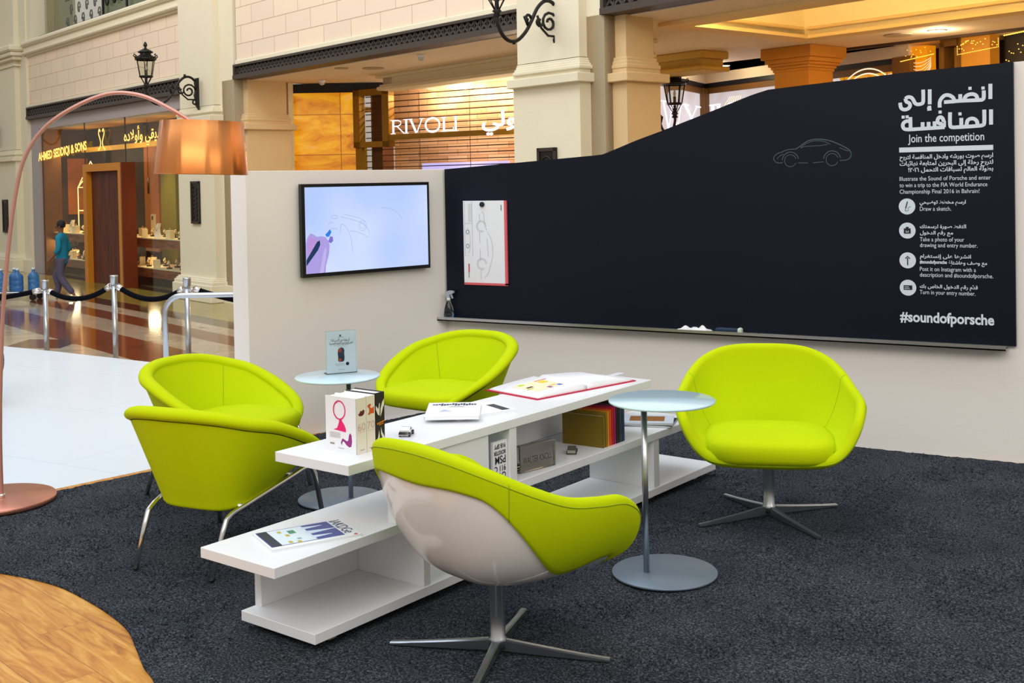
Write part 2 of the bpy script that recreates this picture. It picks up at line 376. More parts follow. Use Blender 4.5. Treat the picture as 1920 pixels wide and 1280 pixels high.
# ---- lettering on the board
def bt(body, x, z, size, width=None, bold=0., align='LEFT', ar=False, sx=.80, name='text_line', m=None):
    return text(body, size, name, m or white_print, panel, Matrix.Translation((x, -.031, z)), width, bold, align, .0008, ar, sx)
for P in [[(3.6671, 2.1111), (3.6663, 2.0268)], [(3.6322, 2.0761), (3.6318, 2.0376), (3.6247, 2.0261), (3.6052, 2.0241), (3.5068, 2.0247), (3.4783, 2.0232)], [(3.5982, 2.0259), (3.5942, 2.047), (3.5776, 2.0583), (3.5565, 2.058), (3.5367, 2.0471), (3.528, 2.0251)], [(3.5086, 2.0621), (3.5082, 2.0247)], [(3.4783, 2.0232), (3.47, 2.0447), (3.4488, 2.0593), (3.4251, 2.0591), (3.4055, 2.0405), (3.3981, 2.0198), (3.3978, 1.9926)], [(3.4783, 2.0232), (3.4211, 2.0216)], [(3.3447, 2.0983), (3.3438, 2.0134)], [(3.3516, 2.0009), (3.3327, 1.9988)], [(3.3385, 2.0015), (3.3369, 1.9895)], [(3.3529, 1.9887), (3.3296, 1.9868)], [(3.309, 2.0988), (3.3083, 2.032), (3.2979, 2.0188), (3.2759, 2.0168), (3.2627, 2.0251), (3.2556, 2.0408), (3.2439, 2.0567), (3.2248, 2.0608), (3.2099, 2.0523)], [(3.2099, 2.0539), (3.2156, 2.0352), (3.2318, 2.0252), (3.236, 2.0097), (3.2255, 1.9949), (3.2032, 1.9898), (3.1855, 2.0014), (3.1806, 2.0308)], [(3.6692, 1.969), (3.6683, 1.8846)], [(3.6339, 1.9692), (3.6331, 1.8965), (3.6233, 1.8835), (3.5967, 1.8802), (3.491, 1.8769)], [(3.5967, 1.8816), (3.5956, 1.904), (3.5817, 1.9195), (3.5621, 1.9219), (3.5451, 1.9107), (3.5392, 1.8795)], [(3.5128, 1.9285), (3.5123, 1.8791)], [(3.4534, 1.9628), (3.4527, 1.8928), (3.464, 1.878), (3.5052, 1.8779)], [(3.4196, 1.8798), (3.4207, 1.9145)], [(3.4206, 1.9054), (3.413, 1.9299), (3.4001, 1.9381), (3.3885, 1.9295), (3.3854, 1.913), (3.3954, 1.902), (3.4169, 1.8996)], [(3.4232, 1.8797), (3.2669, 1.8752), (3.2189, 1.8741)], [(3.3695, 1.9152), (3.3691, 1.8788)], [(3.3368, 1.9135), (3.3364, 1.8771)], [(3.304, 1.9134), (3.3036, 1.8753)], [(3.2367, 1.9453), (3.2375, 1.8825)], [(3.235, 1.9194), (3.2158, 1.9233), (3.1978, 1.9118), (3.1946, 1.8935), (3.2048, 1.8777), (3.23, 1.8752)]]:
    hk = MB(); HN = globals().get('HN', 0) + 1; yo = -.0306 - HN * .00006
    P = [(p.x, p.y) for p in spline([(a, b, 0) for a, b in P], 4)] if len(P) > 3 else P
    hw = .0205 if Vector(P[0][:2]).__sub__(Vector(P[-1][:2])).length > .022 or len(P) > 3 else .011; hk.ribbon(P, hw, M=Matrix.Translation((0, yo, 0)))
    if len(P) > 3: hk.ribbon([(P[i][0] + .001, P[i][1]) for i in range(len(P))], .0185, M=Matrix.Translation((0, yo - .00002, 0)))
    hk.build('headline_stroke', white_print, panel)
for x, z in [(3.6288, 2.0896), (3.5604, 2.0921), (3.506, 1.9513), (3.3997, 1.9668), (3.1967, 1.9471), (3.219, 1.9477)]: MB().box(x - .0085, x + .0085, -.0318, -.0305, z - .0085, z + .0085).build('headline_dot', white_print, panel)
bt('Join the competition', 3.222, 1.800, .066, .410, .0004)
MB().box(3.172, 3.678, -.0318, -.0305, 1.744, 1.772).build('text_rule', white_print, panel)
bt('ارسم صوت بورشه وادخل المنافسة لتربح', 3.677, 1.705, .033, .503, .0007, 'RIGHT', True)
bt('لتربح رحلة إلى البحرين لمتابعة نهائيات', 3.677, 1.668, .033, .503, .0007, 'RIGHT', True)
bt('بطولة العالم لسباقات التحمل ٢٠١٦!', 3.677, 1.631, .033, .455, .0007, 'RIGHT', True)
bt('Illustrate the Sound of Porsche and enter', 3.172, 1.580, .034, .492)
bt('to win a trip to the FIA World Endurance', 3.172, 1.543, .034, .474)
bt('Championship Final 2016 in Bahrain!', 3.172, 1.506, .034, .432)
bt('ارسم مخطط توضيحي', 3.532, 1.447, .028, .250, .0006, 'RIGHT', True)
bt('Draw a sketch.', 3.283, 1.407, .034, .170)
bt('التقط صورة لرسمتك', 3.532, 1.308, .028, .250, .0006, 'RIGHT', True)
bt('مع رقم الدخول', 3.462, 1.272, .028, .180, .0006, 'RIGHT', True)
bt('Take a photo of your', 3.281, 1.232, .034, .240)
bt('drawing and entry number.', 3.281, 1.199, .034, .310)
bt('انشرها على إنستغرام', 3.556, 1.138, .028, .276, .0006, 'RIGHT', True)
bt('مع وصف وهاشتاغ', 3.640, 1.103, .028, .205, .0006, 'RIGHT', True)
bt('#soundofporsche', 3.279, 1.105, .027, .148, .0009)
bt('Post it on Instagram with a', 3.279, 1.062, .034, .302)
bt('description and #soundofporsche.', 3.279, 1.029, .034, .392)
bt('قدّم رقم الدخول الخاص بك', 3.590, .965, .028, .312, .0006, 'RIGHT', True)
bt('Turn in your entry number.', 3.277, .929, .034, .300)
bt('#soundofporsche', 3.166, .768, .082, .508, .0024)
for k, z in enumerate((1.432, 1.293, 1.121, .963)):
    MB().cyl(0, 0, 0, .001, .046, 40, M=Matrix.Translation((3.212, -.0308, z)) @ Matrix.Rotation(R(90), 4, 'X')).build('round_icon', white_print, panel)
    g = MB(); T = Matrix.Translation((3.212, -.0322, z))
    if k == 0:
        g.ribbon([(-.008, -.012), (.003, .028)], .006, M=T).ribbon([(-.008, -.014), (-.010, -.026)], .003, M=T).ribbon([(-.008, -.027), (.008, -.024), (.006, -.012), (.013, -.002), (.022, 0)], .0022, M=T)
    elif k == 1:
        g.ribbon([(-.019, -.002), (-.008, -.002)], .03, M=T).ribbon([(.008, -.002), (.019, -.002)], .03, M=T).ribbon([(-.008, .008), (.008, .008)], .014, M=T).ribbon([(-.008, -.014), (.008, -.014)], .007, M=T).ribbon([(-.008, .018), (.008, .018)], .007, M=T)
        g.ribbon([(-.0045 , -.002), (.0045, -.002)], .009, M=T)
    elif k == 2:
        g.ribbon([(0, -.028), (0, .015)], .006, M=T).ribbon([(-.012, .010), (0, .024), (.012, .010)], .006, M=T)
    else:
        g.ribbon([(-.024, .001), (.024, .001)], .026, M=T)
        w2 = MB(); T2 = Matrix.Translation((3.212, -.0336, z)); w2.ribbon([(-.019, .005), (.006, .005)], .003, M=T2).ribbon([(-.019, -.004), (.010, -.004)], .003, M=T2).build('icon_detail', white_print, panel)
    g.build('icon_mark', mat('board_ink', (18, 22, 30), .6), panel)
# faint chalk outline of a coupe
chalk = mat('grey_chalk', (70, 84, 96), .8)
ck = MB(); T = Matrix.Translation((2.43, -.0308, 1.695))
def sp2(P, n=8): return [(p.x, p.y) for p in spline([(a, b, 0) for a, b in P], n)]
for P, w in [
    ([(.012, .012), (.0, .03), (.006, .05), (.03, .066), (.055, .072), (.06, .074)], .005),
    ([(.052, .074), (.09, .085), (.13, .088)], .005),
    ([(.132, .086), (.155, .098), (.2, .128), (.235, .140), (.28, .142), (.33, .134), (.38, .116), (.42, .096), (.455, .074), (.468, .052)], .006),
    ([(.168, .092), (.19, .10), (.24, .103), (.29, .104), (.33, .110)], .004),
    ([(.165, .094), (.20, .118), (.24, .131), (.28, .133), (.315, .125), (.345, .11)], .004),
    ([(.40, .088), (.43, .074), (.452, .066)], .004), ([(.468, .05), (.462, .028), (.44, .014), (.40, .012)], .005),
    ([(.006, .014), (.03, .006), (.055, .008)], .005), ([(.15, .004), (.21, .002)], .004), ([(.24, .002), (.305, .006)], .004), ([(.02, .03), (.04, .05), (.06, .058)], .004)]:
    ck.ribbon(sp2(P), w, M=T)
for cx in (.103, .355):
    ck.ribbon([(cx + .036 * math.cos(a), .018 + .036 * math.sin(a)) for a in [R(8 * q) for q in range(2, 43)]], .004, M=T)
    ck.ribbon([(cx + .050 * math.cos(a), .020 + .050 * math.sin(a)) for a in [R(8 * q) for q in range(1, 23)]], .005, M=T)
ck.build('chalk_car_outline', chalk, panel)
# aluminium pen tray under the board
tr = MB(); tr.box(-.03, 3.742, -.10, -.0005, .636, .644).box(-.03, 3.742, -.10, -.097, .636, .662).box(-.03, -.027, -.10, -.001, .636, .655)
tray = tr.build('pen_tray', brushed, None); tag(tray, 'long aluminium pen tray running under the black board', 'tray')
# ---- screen on the left wall
tv = thing('wall_screen', 'flat television on the white side wall showing a hand drawing a car', 'screen'); tv.matrix_world = TVM @ Matrix.Translation((.004, 0, 0))
MB().box(.022, .058, -1.247, -.200, 1.022, 1.628, c=.003).build('casing', black_plastic, tv)
MB().box(0, .03, -.95, -.5, 1.15, 1.5).build('wall_mount', black_plastic, tv)
scr = NT('lit_screen', .3); scr.b.inputs['Base Color'].default_value = (.02, .02, .02, 1)
nz = scr.n('ShaderNodeTexNoise', n2=1.6, n3=1.); scr.l(scr.tc.outputs['Object'], nz.inputs['Vector'])
rp = scr.ramp(nz.outputs[0], [(.3, lin((176, 200, 255))), (.7, lin((214, 226, 255)))]); scr.l(rp.outputs[0], scr.b.inputs['Emission Color']); scr.b.inputs['Emission Strength'].default_value = 1.0
MB().box(.058, .0595, -1.222, -.222, 1.047, 1.606).build('display', scr.m, tv); disp = bpy.context.scene.objects[-1] if False else [o for o in bpy.data.objects if o.name.startswith('display')][-1]
def scr_mat(n, c): return mat(n, (4, 4, 4), .4, emit=c, estr=.95)
SM = Matrix.Translation((.0605, -1.222, 1.047)) @ Matrix.Rotation(R(90), 4, 'Z')   # x right along the wall, z up
def flat(poly, name, m, off): MB().prism(poly, -off, -off + .0002, 'y', M=SM).build(name, m, disp)
flat([(0, 0), (0, .20), (.012, .235), (.035, .262), (.062, .252), (.085, .236), (.115, .240), (.150, .232), (.172, .205), (.180, .175), (.176, .13), (.165, .09), (.150, .05), (.145, 0)], 'screen_hand', scr_mat('screen_skin', (176, 160, 232)), .0004)
flat([(.10, .0), (.112, .05), (.122, .10), (.135, .14), (.15, .17), (.155, .14), (.145, .08), (.13, 0)], 'screen_knuckle', scr_mat('screen_skin_light', (196, 184, 240)), .0006)
flat([(.01, .18), (.03, .235), (.06, .228), (.085, .215), (.09, .17), (.06, .14), (.02, .13)], 'screen_finger', scr_mat('screen_skin_pink', (190, 150, 220)), .0008)
flat([(0, .05), (0, .088), (.085, .205), (.105, .212), (.108, .185), (.09, .15)], 'screen_pen', scr_mat('screen_pen_blue', (20, 50, 92)), .0012)
flat([(.148, .248), (.165, .262), (.185, .282), (.196, .262), (.178, .235), (.160, .232)], 'screen_pen_cap', scr_mat('screen_cap_blue', (40, 130, 226)), .0012)
flat([(.17, .20), (.185, .235), (.205, .232), (.208, .205), (.19, .19)], 'screen_fingertip', scr_mat('screen_skin_violet', (130, 112, 208)), .0014)
sk = MB()
for P in [[(.27, .36), (.34, .345), (.41, .325), (.46, .30), (.49, .268), (.50, .24)], [(.30, .375), (.38, .358), (.45, .335), (.475, .31)],
          [(.19, .36), (.22, .372), (.245, .366), (.245, .352), (.2, .352)], [(.265, .25), (.27, .30), (.29, .31), (.32, .28), (.345, .23), (.355, .18), (.36, .12)],
          [(.345, .265), (.39, .258), (.44, .24), (.49, .215)], [(.19, .283), (.23, .285), (.25, .27)], [(.17, .31), (.19, .325), (.215, .325)],
          [(.60, .41), (.66, .405), (.72, .385), (.75, .36), (.78, .325)]]:
    sk.ribbon(sp2(P), .0022, M=SM)
for cx, cz, r in ((.445, .295, .033), (.445, .295, .020)): sk.ribbon([(cx + r * math.cos(a), cz + r * math.sin(a)) for a in [R(12 * q) for q in range(30)]], .002, M=SM, closed=True)
o = sk.build('screen_sketch', scr_mat('screen_line', (150, 170, 215)), disp)
# ---- sketch sheet stuck on the board
ps = thing('sketch_poster', 'white sketch sheet with red edge hanging on the left of the black board', 'poster', (.172, -.042, .898))
sheet = MB().box(0, .352, 0, .010, 0, .590).build('sheet', paper, ps)
MB().box(.338, .358, -.001, .011, 0, .590).box(0, .358, -.001, .011, -.004, .012).build('red_margin', mat('red_margin', (222, 96, 106), .6), sheet)
pl = MB(); T = Matrix.Translation((0, -.0006, 0))
for P in [[(.135, .50), (.14, .44)], [(.155, .51), (.17, .50), (.175, .46), (.18, .42), (.195, .38)], [(.20, .37), (.225, .33), (.24, .27), (.238, .2), (.225, .15), (.20, .08), (.17, .05)], [(.135, .37), (.137, .29)], [(.137, .25), (.139, .17)], [(.195, .33), (.205, .2)], [(.14, .10), (.142, .04)]]:
    pl.ribbon(sp2(P), .0016, M=T)
for cz in (.41, .145):
    for r in (.032, .040): pl.ribbon([(.15 + r * math.cos(a), cz + r * math.sin(a)) for a in [R(10 * q) for q in range(31)]], .0015, M=T)
pl.ribbon([(.012, .20), (.012, .585), (.075, .585), (.075, .20)], .0015, M=T, closed=True).ribbon([(.012, .43), (.075, .43)], .0015, M=T)
for cz in (.37, .27): pl.ribbon([(.034 + .012 * math.cos(a), cz + .014 * math.sin(a)) for a in [R(20 * q) for q in range(18)]], .004, M=T, closed=True)
pl.ribbon(sp2([(.036, .40), (.05, .37), (.056, .33), (.056, .28), (.05, .24), (.04, .22)]), .0015, M=T)
for k in range(4): pl.ribbon([(.045 + .008 * k, .44), (.045 + .008 * k, .57)], .0012, M=T)
pl.build('printed_lines', mat('pencil_grey', (120, 130, 150), .7), sheet)
MB().ribbon([(.042, .085), (.042, .145)], .010, M=T).build('red_logo', mat('red_logo', (200, 70, 80), .6), sheet)
MB().ribbon([(.040, .045), (.040, .085)], .004, M=T).build('small_print', ink, sheet); MB().ribbon([(.315, .52), (.315, .56)], .005, M=T).build('small_print', ink, sheet)
magnet = thing('board_magnet', 'small round black magnet at the top of the white sketch sheet', 'magnet', (.335, -.0427, 1.462))
MB().cyl(0, 0, 0, .012, .018, 24, M=Matrix.Rotation(R(90), 4, 'X')).build('cap', mat('magnet_black', (16, 18, 26), .2), magnet)
# ---- spray bottle, cloth and eraser in the tray
clear = mat('clear_plastic', (235, 240, 245), .06, trans=1., ior=1.4)
sb = thing('spray_bottle', 'clear plastic spray bottle at the corner end of the pen tray', 'bottle', (.050, -.066, .645))
MB().lathe([(0, 0), (.030, .001), (.034, .006), (.037, .03), (.033, .07), (.024, .105), (.014, .128), (.0125, .135), (0, .135)], 28).build('bottle', clear, sb)
MB().lathe([(0, .003), (.027, .004), (.033, .03), (.031, .055), (0, .055)], 28).build('liquid', mat('pale_liquid', (160, 190, 214), .05, trans=1., ior=1.33), sb)
MB().cyl(0, 0, .132, .152, .014, 20).build('collar', mat('white_plastic', (225, 228, 230), .4), sb)
hd = MB(); hd.prism([(-.012, .152), (.012, .152), (.012, .175), (.045, .188), (.045, .202), (.012, .206), (-.012, .198), (-.03, .178)], -.009, .009, 'y')
hd.prism([(.018, .180), (.026, .182), (.038, .150), (.030, .148)], -.006, .006, 'y'); hd.build('trigger_head', mat('grey_plastic', (168, 178, 190), .35), sb)
def cloth():
    mb = MB(); rnd = random.Random(3); nx, ny = 26, 10; rows = []
    hs = [.010, .020, .028, .030, .028, .026, .024, .027, .032, .036, .032, .022, .008]
    for j in range(ny + 1):
        v = j / ny; row = []
        for i in range(nx + 1):
            u = i / nx; k = u * (len(hs) - 1); a = int(min(k, len(hs) - 2)); h = hs[a] + (hs[a + 1] - hs[a]) * (k - a)
            row.append((-.11 + .22 * u + .006 * math.sin(9 * v + 7 * u), -.038 + .076 * v, max(.001, h * math.sin(PI * min(1, max(0, .1 + .8 * v))) * (1 + .25 * math.sin(23 * u + 5 * v)) + .002)))
        rows.append(row)
    mb.grid(rows); mb.box(-.10, .10, -.03, .03, 0, .006)
    return mb
o = cloth().build('cleaning_cloth', mat('white_cloth', (232, 230, 230), .9, bump=.3, bscale=90), None, Matrix.Translation((1.905, -.052, .6445))); tag(o, 'crumpled white cleaning cloth lying in the pen tray', 'cloth')
er = thing('board_eraser', 'dark blue board eraser with pale end cap in the pen tray', 'eraser', (2.135, -.055, .6445))
MB().box(-.082, .060, -.022, .022, 0, .036, c=.006).build('eraser_body', mat('eraser_blue', (26, 48, 70), .7), er)
MB().box(.060, .086, -.023, .023, 0, .040, c=.008).build('end_cap', mat('pale_cap', (206, 216, 200), .6), er)
# ================================================================ seating
def catm(P, n): return spline(P, n)
def bowl(rim, zb, rb, a, bexp, ns, t0, t1, off=0., cy=0., boty=None):
    """rows of points from the rim (t=0) towards the bottom ring (t=1) for a closed rim loop"""
    rows = []
    for k in range(ns + 1):
        t = t0 + (t1 - t0) * k / ns; row = []
        for i, p in enumerate(rim):
            tt = t[i] if isinstance(t, list) else t
            row.append(p)
        rows.append(row)
    return rows
def loop(half, n=6):
    """closed smooth loop from points given back centre -> right side -> front centre"""
    pts = [Vector(p) for p in half]
    full = pts + [Vector((-p.x, p.y, p.z)) for p in pts[-2:0:-1]]
    return spline(full, n, closed=True)
def shell_point(r, t, zb, rb, cy, e1, e2, off):
    """point on the outer bowl below rim point r; t 0 rim .. 1 bottom"""
    d = Vector((r.x, r.y - cy, 0)); L = d.length; d.normalize()
    ph = t * PI / 2; k = math.cos(ph) ** e1; h = math.sin(ph) ** e2
    rad = rb + (L - rb) * k
    p = Vector((d.x * rad, cy + d.y * rad, r.z - (r.z - zb) * h))
    return p, d
def swivel_chair(name, label, loc, rz, base_rz):
    t = thing(name, label, 'chair', loc, rz, None)
    half = [(0, -.345, .770), (.13, -.345, .766), (.228, -.325, .750), (.315, -.265, .712), (.372, -.170, .660), (.405, -.050, .610), (.420, .070, .590), (.418, .190, .572), (.390, .285, .510), (.338, .318, .415), (.262, .334, .352), (.13, .340, .336), (0, .341, .334)]
    rim = loop(half, 10); N = len(rim); ZB, RB, CY = .286, .045, -.01
    E1, E2 = .74, 1.18
    def ang(p): return abs(math.degrees(math.atan2(p.x, -(p.y - CY))))
    def band(p):        # how far down the green cover reaches on the outside (t)
        a = ang(p); K = [(0, .19), (42, .16), (98, .64), (128, .50), (152, .60), (180, .70)]
        for (a0, b0), (a1, b1) in zip(K, K[1:]):
            if a <= a1:
                u = (a - a0) / (a1 - a0); u = u * u * (3 - 2 * u); return b0 + (b1 - b0) * u
        return K[-1][1]
    ns = 22; sh = MB(); rows = []
    for k in range(ns + 1):
        u = k / ns; row = []
        for p in rim:
            tb = band(p) - .05; tt = tb + (1 - tb) * u
            q, d = shell_point(p, tt, ZB, RB, CY, E1, E2, 0); row.append(tuple(q - d * .0))
        rows.append(row)
    sh.grid(rows, True); sh.add([rows[-1][i] for i in range(N)], [tuple(range(N))])
    sh.build('outer_shell', shell_white, t)
    # green cover: outer band, rounded rim, inner wall down to below the cushion
    gr = MB(); rows = []; nb = 10
    first = []
    for p in rim:
        q, d = shell_point(p, band(p), ZB, RB, CY, E1, E2, 0); first.append(tuple(q + d * .001))
    rows.append(first)
    for k in range(nb + 1):
        u = k / nb; row = []
        for p in rim:
            tb = band(p); tt = tb * (1 - u) + .03 * u
            q, d = shell_point(p, tt, ZB, RB, CY, E1, E2, 0); row.append(tuple(q + d * (.011 if k else .009)))
        rows.append(row)
    TH = .050
    for k in range(1, 9):
        a_ = PI * k / 8; row = []
        for p in rim:
            q, d = shell_point(p, .03, ZB, RB, CY, E1, E2, 0)
            row.append(tuple(Vector((q.x, q.y, q.z)) + d * (.011 - TH / 2 * (1 - math.cos(a_))) + Vector((0, 0, 1)) * (.028 * math.sin(a_))))
        rows.append(row)
    inner = []
    for p in rim:
        a = ang(p); d = Vector((p.x, p.y - CY, 0)).normalized()
        c, s_ = d.x, d.y
        ex = (abs(c / .255) ** 2.6 + abs(s_ / (.225 if s_ < 0 else .33)) ** 2.6) ** (-1 / 2.6)
        inner.append(Vector((c * ex, CY + s_ * ex, .40)))
    last = [Vector(q) for q in rows[-1]]
    for k in range(1, 13):
        u = k / 12; row = []
        for q, i_ in zip(last, inner):
            w = 1 - (1 - u) ** 1.5
            row.append(tuple(Vector((q.x + (i_.x - q.x) * (u ** 1.25), q.y + (i_.y - q.y) * (u ** 1.25), min(q.z, q.z + (i_.z - q.z) * w)))))
        rows.append(row)
    gr.grid(rows, True); gr_o = gr.build('upholstery', green, t)
    # seam cords where the side panels meet the back and the band
    mat('green_seam', (150, 176, 0), .9)
    for p_i in (int(N * 4.3 / 24), N - int(N * 4.3 / 24)):
        MB().tube([Vector(rows[k][p_i]) for k in range(nb + 5, len(rows) - 2)], .0016, 6).build('seam', MATS['green_seam'], gr_o)
    for p_i in (int(N * 3.3 / 24), N - int(N * 3.3 / 24)):
        MB().tube([Vector(rows[k][p_i]) for k in range(1, nb + 3)], .0016, 6).build('seam', MATS['green_seam'], gr_o)
    sm = MB(); sm.tube([Vector(rows[nb + 1][i]) + Vector((0, 0, -.001)) for i in range(N)], .0022, 6, closed=True)
    sm.build('seam', MATS['green_seam'], gr_o)
    # cushion
    cu = MB(); rows = []; ol = []
    M_ = 64
    for i in range(M_):
        a = 2 * PI * i / M_; c, s_ = math.cos(a), math.sin(a)
        e_ = 2.8 if s_ < 0 else 4.6; ex = (abs(c / (.285 + .022 * max(0, s_) ** .5)) ** e_ + abs(s_ / (.205 if s_ < 0 else .374)) ** e_) ** (-1 / e_); ol.append((c * ex, s_ * ex))
    for k, (sc, z) in enumerate([(.88, .330), (.96, .338), (.995, .360), (1.0, .388), (.99, .412), (.955, .430), (.86, .440), (.65, .445), (.4, .446), (.15, .446), (.02, .446)]):
        rows.append([(x * sc, y * sc, max(z - (.012 * max(0, -y) / .25), .330 + .078 * min(1, max(0, (.33 - y) / .18)))) for x, y in ol])
    cu.grid(rows, True); cu.add(rows[0], [tuple(range(M_))]); cu.build('seat_cushion', green, t)
    # pedestal
    pd = MB(); pd.lathe([(0, .30), (.055, .30), (.055, .282), (.036, .276), (.0285, .25), (.027, .15), (.0265, .070), (.031, .064), (.033, .030), (.0, .028)], 32)
    pd.build('column', satin_steel, t)
    b = base_rz - rz
    for k in range(4):
        lg = MB(); rows = []
        for q in range(11):
            u = q / 10; x = .012 + .375 * u; w = .028 * (1 - u) + .021 * u + (.006 if q > 8 else 0); zt = .040 * (1 - u) ** 1.2 + .022; zb_ = max(.0125, zt - (.030 * (1 - u) + .009))
            if q == 10: zt = .0215; zb_ = .012
            rows.append([(x, -w / 2, zb_), (x, w / 2, zb_), (x, w / 2, zt - .004), (x, w * .28, zt), (x, -w * .28, zt), (x, -w / 2, zt - .004)])
        lg.grid(rows, True, False); lg.add(rows[-1], [tuple(range(6))]); lg.add(rows[0], [tuple(range(6))])
        lg.box(.350, .378, -.009, .009, .0122, .016)
        lg.build('leg', satin_steel, t, Matrix.Rotation(b + k * PI / 2, 4, 'Z'))
    return t
swivel_chair('swivel_chair', 'bright green swivel armchair with white shell, seen from behind in front of the shelf table', (2.568, -3.578, 0), R(73) - PI / 2, math.atan2(.222, .734))
swivel_chair('swivel_chair', 'bright green swivel armchair facing forward before the black board', (2.888, -1.619, 0), math.atan2(-.95, .31) - PI / 2 + R(2), math.atan2(.699, .539))
def tub_chair(name, label, loc, fwd):
    t = thing(name, label, 'chair', loc, math.atan2(fwd[1], fwd[0]) - PI / 2)
    half = [(0, -.360, .682), (.12, -.350, .680), (.235, -.305, .666), (.325, -.225, .638), (.380, -.105, .606), (.398, .02, .556), (.388, .135, .505), (.355, .235, .460), (.308, .300, .418), (.235, .334, .376), (.12, .346, .364), (0, .348, .362)]
    rim = loop(half, 6); N = len(rim); CY = 0.
    # outer body between the rim and a smaller bottom loop that rises towards the front
    bot = []
    for p in rim:
        d = Vector((p.x, p.y, 0)).normalized(); c, s_ = d.x, d.y
        ex = (abs(c / .235) ** 3.2 + abs(s_ / (.215 if s_ < 0 else .30)) ** 3.2) ** (-1 / 3.2)
        x, y = c * ex, s_ * ex; bot.append(Vector((x, y, .272 + .095 * max(0, min(1, (y + .2) / .5)))))
    ou = MB(); rows = []
    for k in range(15):
        u = k / 14
        row = []
        for p, q in zip(rim, bot):
            d = Vector((p.x, p.y, 0)).normalized(); a = Vector((p.x, p.y, p.z - .030)) - d * .012
            w = u; row.append(tuple(Vector((a.x + (q.x - a.x) * w, a.y + (q.y - a.y) * w, a.z + (q.z - a.z) * u)) ))
        rows.append(row)
    for sc, dz in ((.992, -.009), (.965, -.017), (.91, -.021), (.8, -.022), (.4, -.022), (.03, -.022)):
        rows.append([(q.x * sc, q.y * sc, q.z + dz) for q in bot])
    ou.grid(rows, True); ou.build('outer_cover', green, t)
    # thick rolled rim
    rl = MB(); rr = .0
    rows = []
    for k in range(13):
        a_ = -R(70) + (R(70) + PI + R(30)) * k / 12; row = []
        for p in rim:
            d = Vector((p.x, p.y, 0)).normalized(); fr = max(0., min(1., (p.y - .12) / .22)); w = .037 * (1 - .25 * fr); h = .028 * (1 - .25 * fr)
            cpt = Vector(p) - d * .022
            row.append(tuple(cpt + d * w * math.cos(a_) + Vector((0, 0, h * math.sin(a_)))))
        rows.append(row)
    rl.grid(rows, True); rl.build('rolled_rim', green, t)
    inn = MB(); last = [Vector(q) for q in rows[-1]]; rows = [[tuple(q) for q in last]]
    for k in range(1, 13):
        u = k / 12; row = []
        for q in last:
            d = Vector((q.x, q.y, 0)).normalized(); c, s_ = d.x, d.y
            ex = (abs(c / .245) ** 2.8 + abs(s_ / (.215 if s_ < 0 else .30)) ** 2.8) ** (-1 / 2.8)
            i_ = Vector((c * ex, s_ * ex, .385)); row.append(tuple(Vector((q.x + (i_.x - q.x) * u ** .9, q.y + (i_.y - q.y) * u ** .9, min(q.z, q.z + (i_.z - q.z) * u)))))
        rows.append(row)
    inn.grid(rows, True); inn_o = inn.build('inner_back', green, t)
    for i in (int(N * .135), N - int(N * .135)):
        MB().tube([Vector(rows[k][i]) for k in range(0, 12)], .0018, 6).build('seam', MATS['green_seam'], inn_o)
    cu = MB(); rows = []; M_ = 64; ol = []
    for i in range(M_):
        a = 2 * PI * i / M_; c, s_ = math.cos(a), math.sin(a)
        e_ = 3 if s_ < 0 else 4.2; ex = (abs(c / (.272 + .026 * max(0, s_) ** .5)) ** e_ + abs(s_ / (.222 if s_ < 0 else .388)) ** e_) ** (-1 / e_); ol.append((c * ex, s_ * ex))
    for sc, z in [(.90, .338), (.96, .343), (.99, .360), (1.0, .388), (.99, .410), (.955, .426), (.86, .434), (.65, .438), (.4, .439), (.1, .440), (.02, .440)]:
        rows.append([(x * sc, y * sc, max(z - .020 * max(0, -y) / .25, .338 + .06 * min(1, max(0, (.33 - y) / .16)))) for x, y in ol])
    cu.grid(rows, True); cu.add(rows[0], [tuple(range(M_))]); cu.build('seat_cushion', green, t)
    for s_ in (-1, 1):
        pts = [(s_ * .200, -.335, .013), (s_ * .207, -.262, .19), (s_ * .209, -.240, .236), (s_ * .212, -.205, .254), (s_ * .222, -.15, .268), (s_ * .252, .18, .331), (s_ * .262, .245, .345), (s_ * .272, .282, .338), (s_ * .280, .300, .305), (s_ * .305, .345, .013)]
        fr = MB().tube([pts[0], pts[1]] + [tuple(p) for p in spline(pts[2:5], 5)] + [tuple(p) for p in spline(pts[5:9], 5)] + [pts[9]], .0115, 14)
        fr_o = fr.build('leg_frame', chrome, t)
        for q in (pts[0], pts[9]): MB().cyl(q[0], q[1], .0122, .018, .013, 14).build('glide', black_plastic, fr_o)
    MB().tube([(-.222, -.15, .275), (.222, -.15, .275)], .009, 10).build('cross_bar', chrome, t); MB().tube([(-.250, .16, .338), (.250, .16, .338)], .009, 10).build('cross_bar', chrome, t)
    return t
tub_chair('tub_chair', 'green tub armchair on chrome tube legs at the left, its back turned to the camera', (.930, -3.205, 0), (-.10, .995))
tub_chair('tub_chair', 'green tub armchair at the left facing the shelf table, behind the nearer one', (.20, -2.48, 0), (.996, .06))
tub_chair('tub_chair', 'green tub armchair standing before the corner of the two white walls', (.836, -1.246, 0), (-.09, -.996))
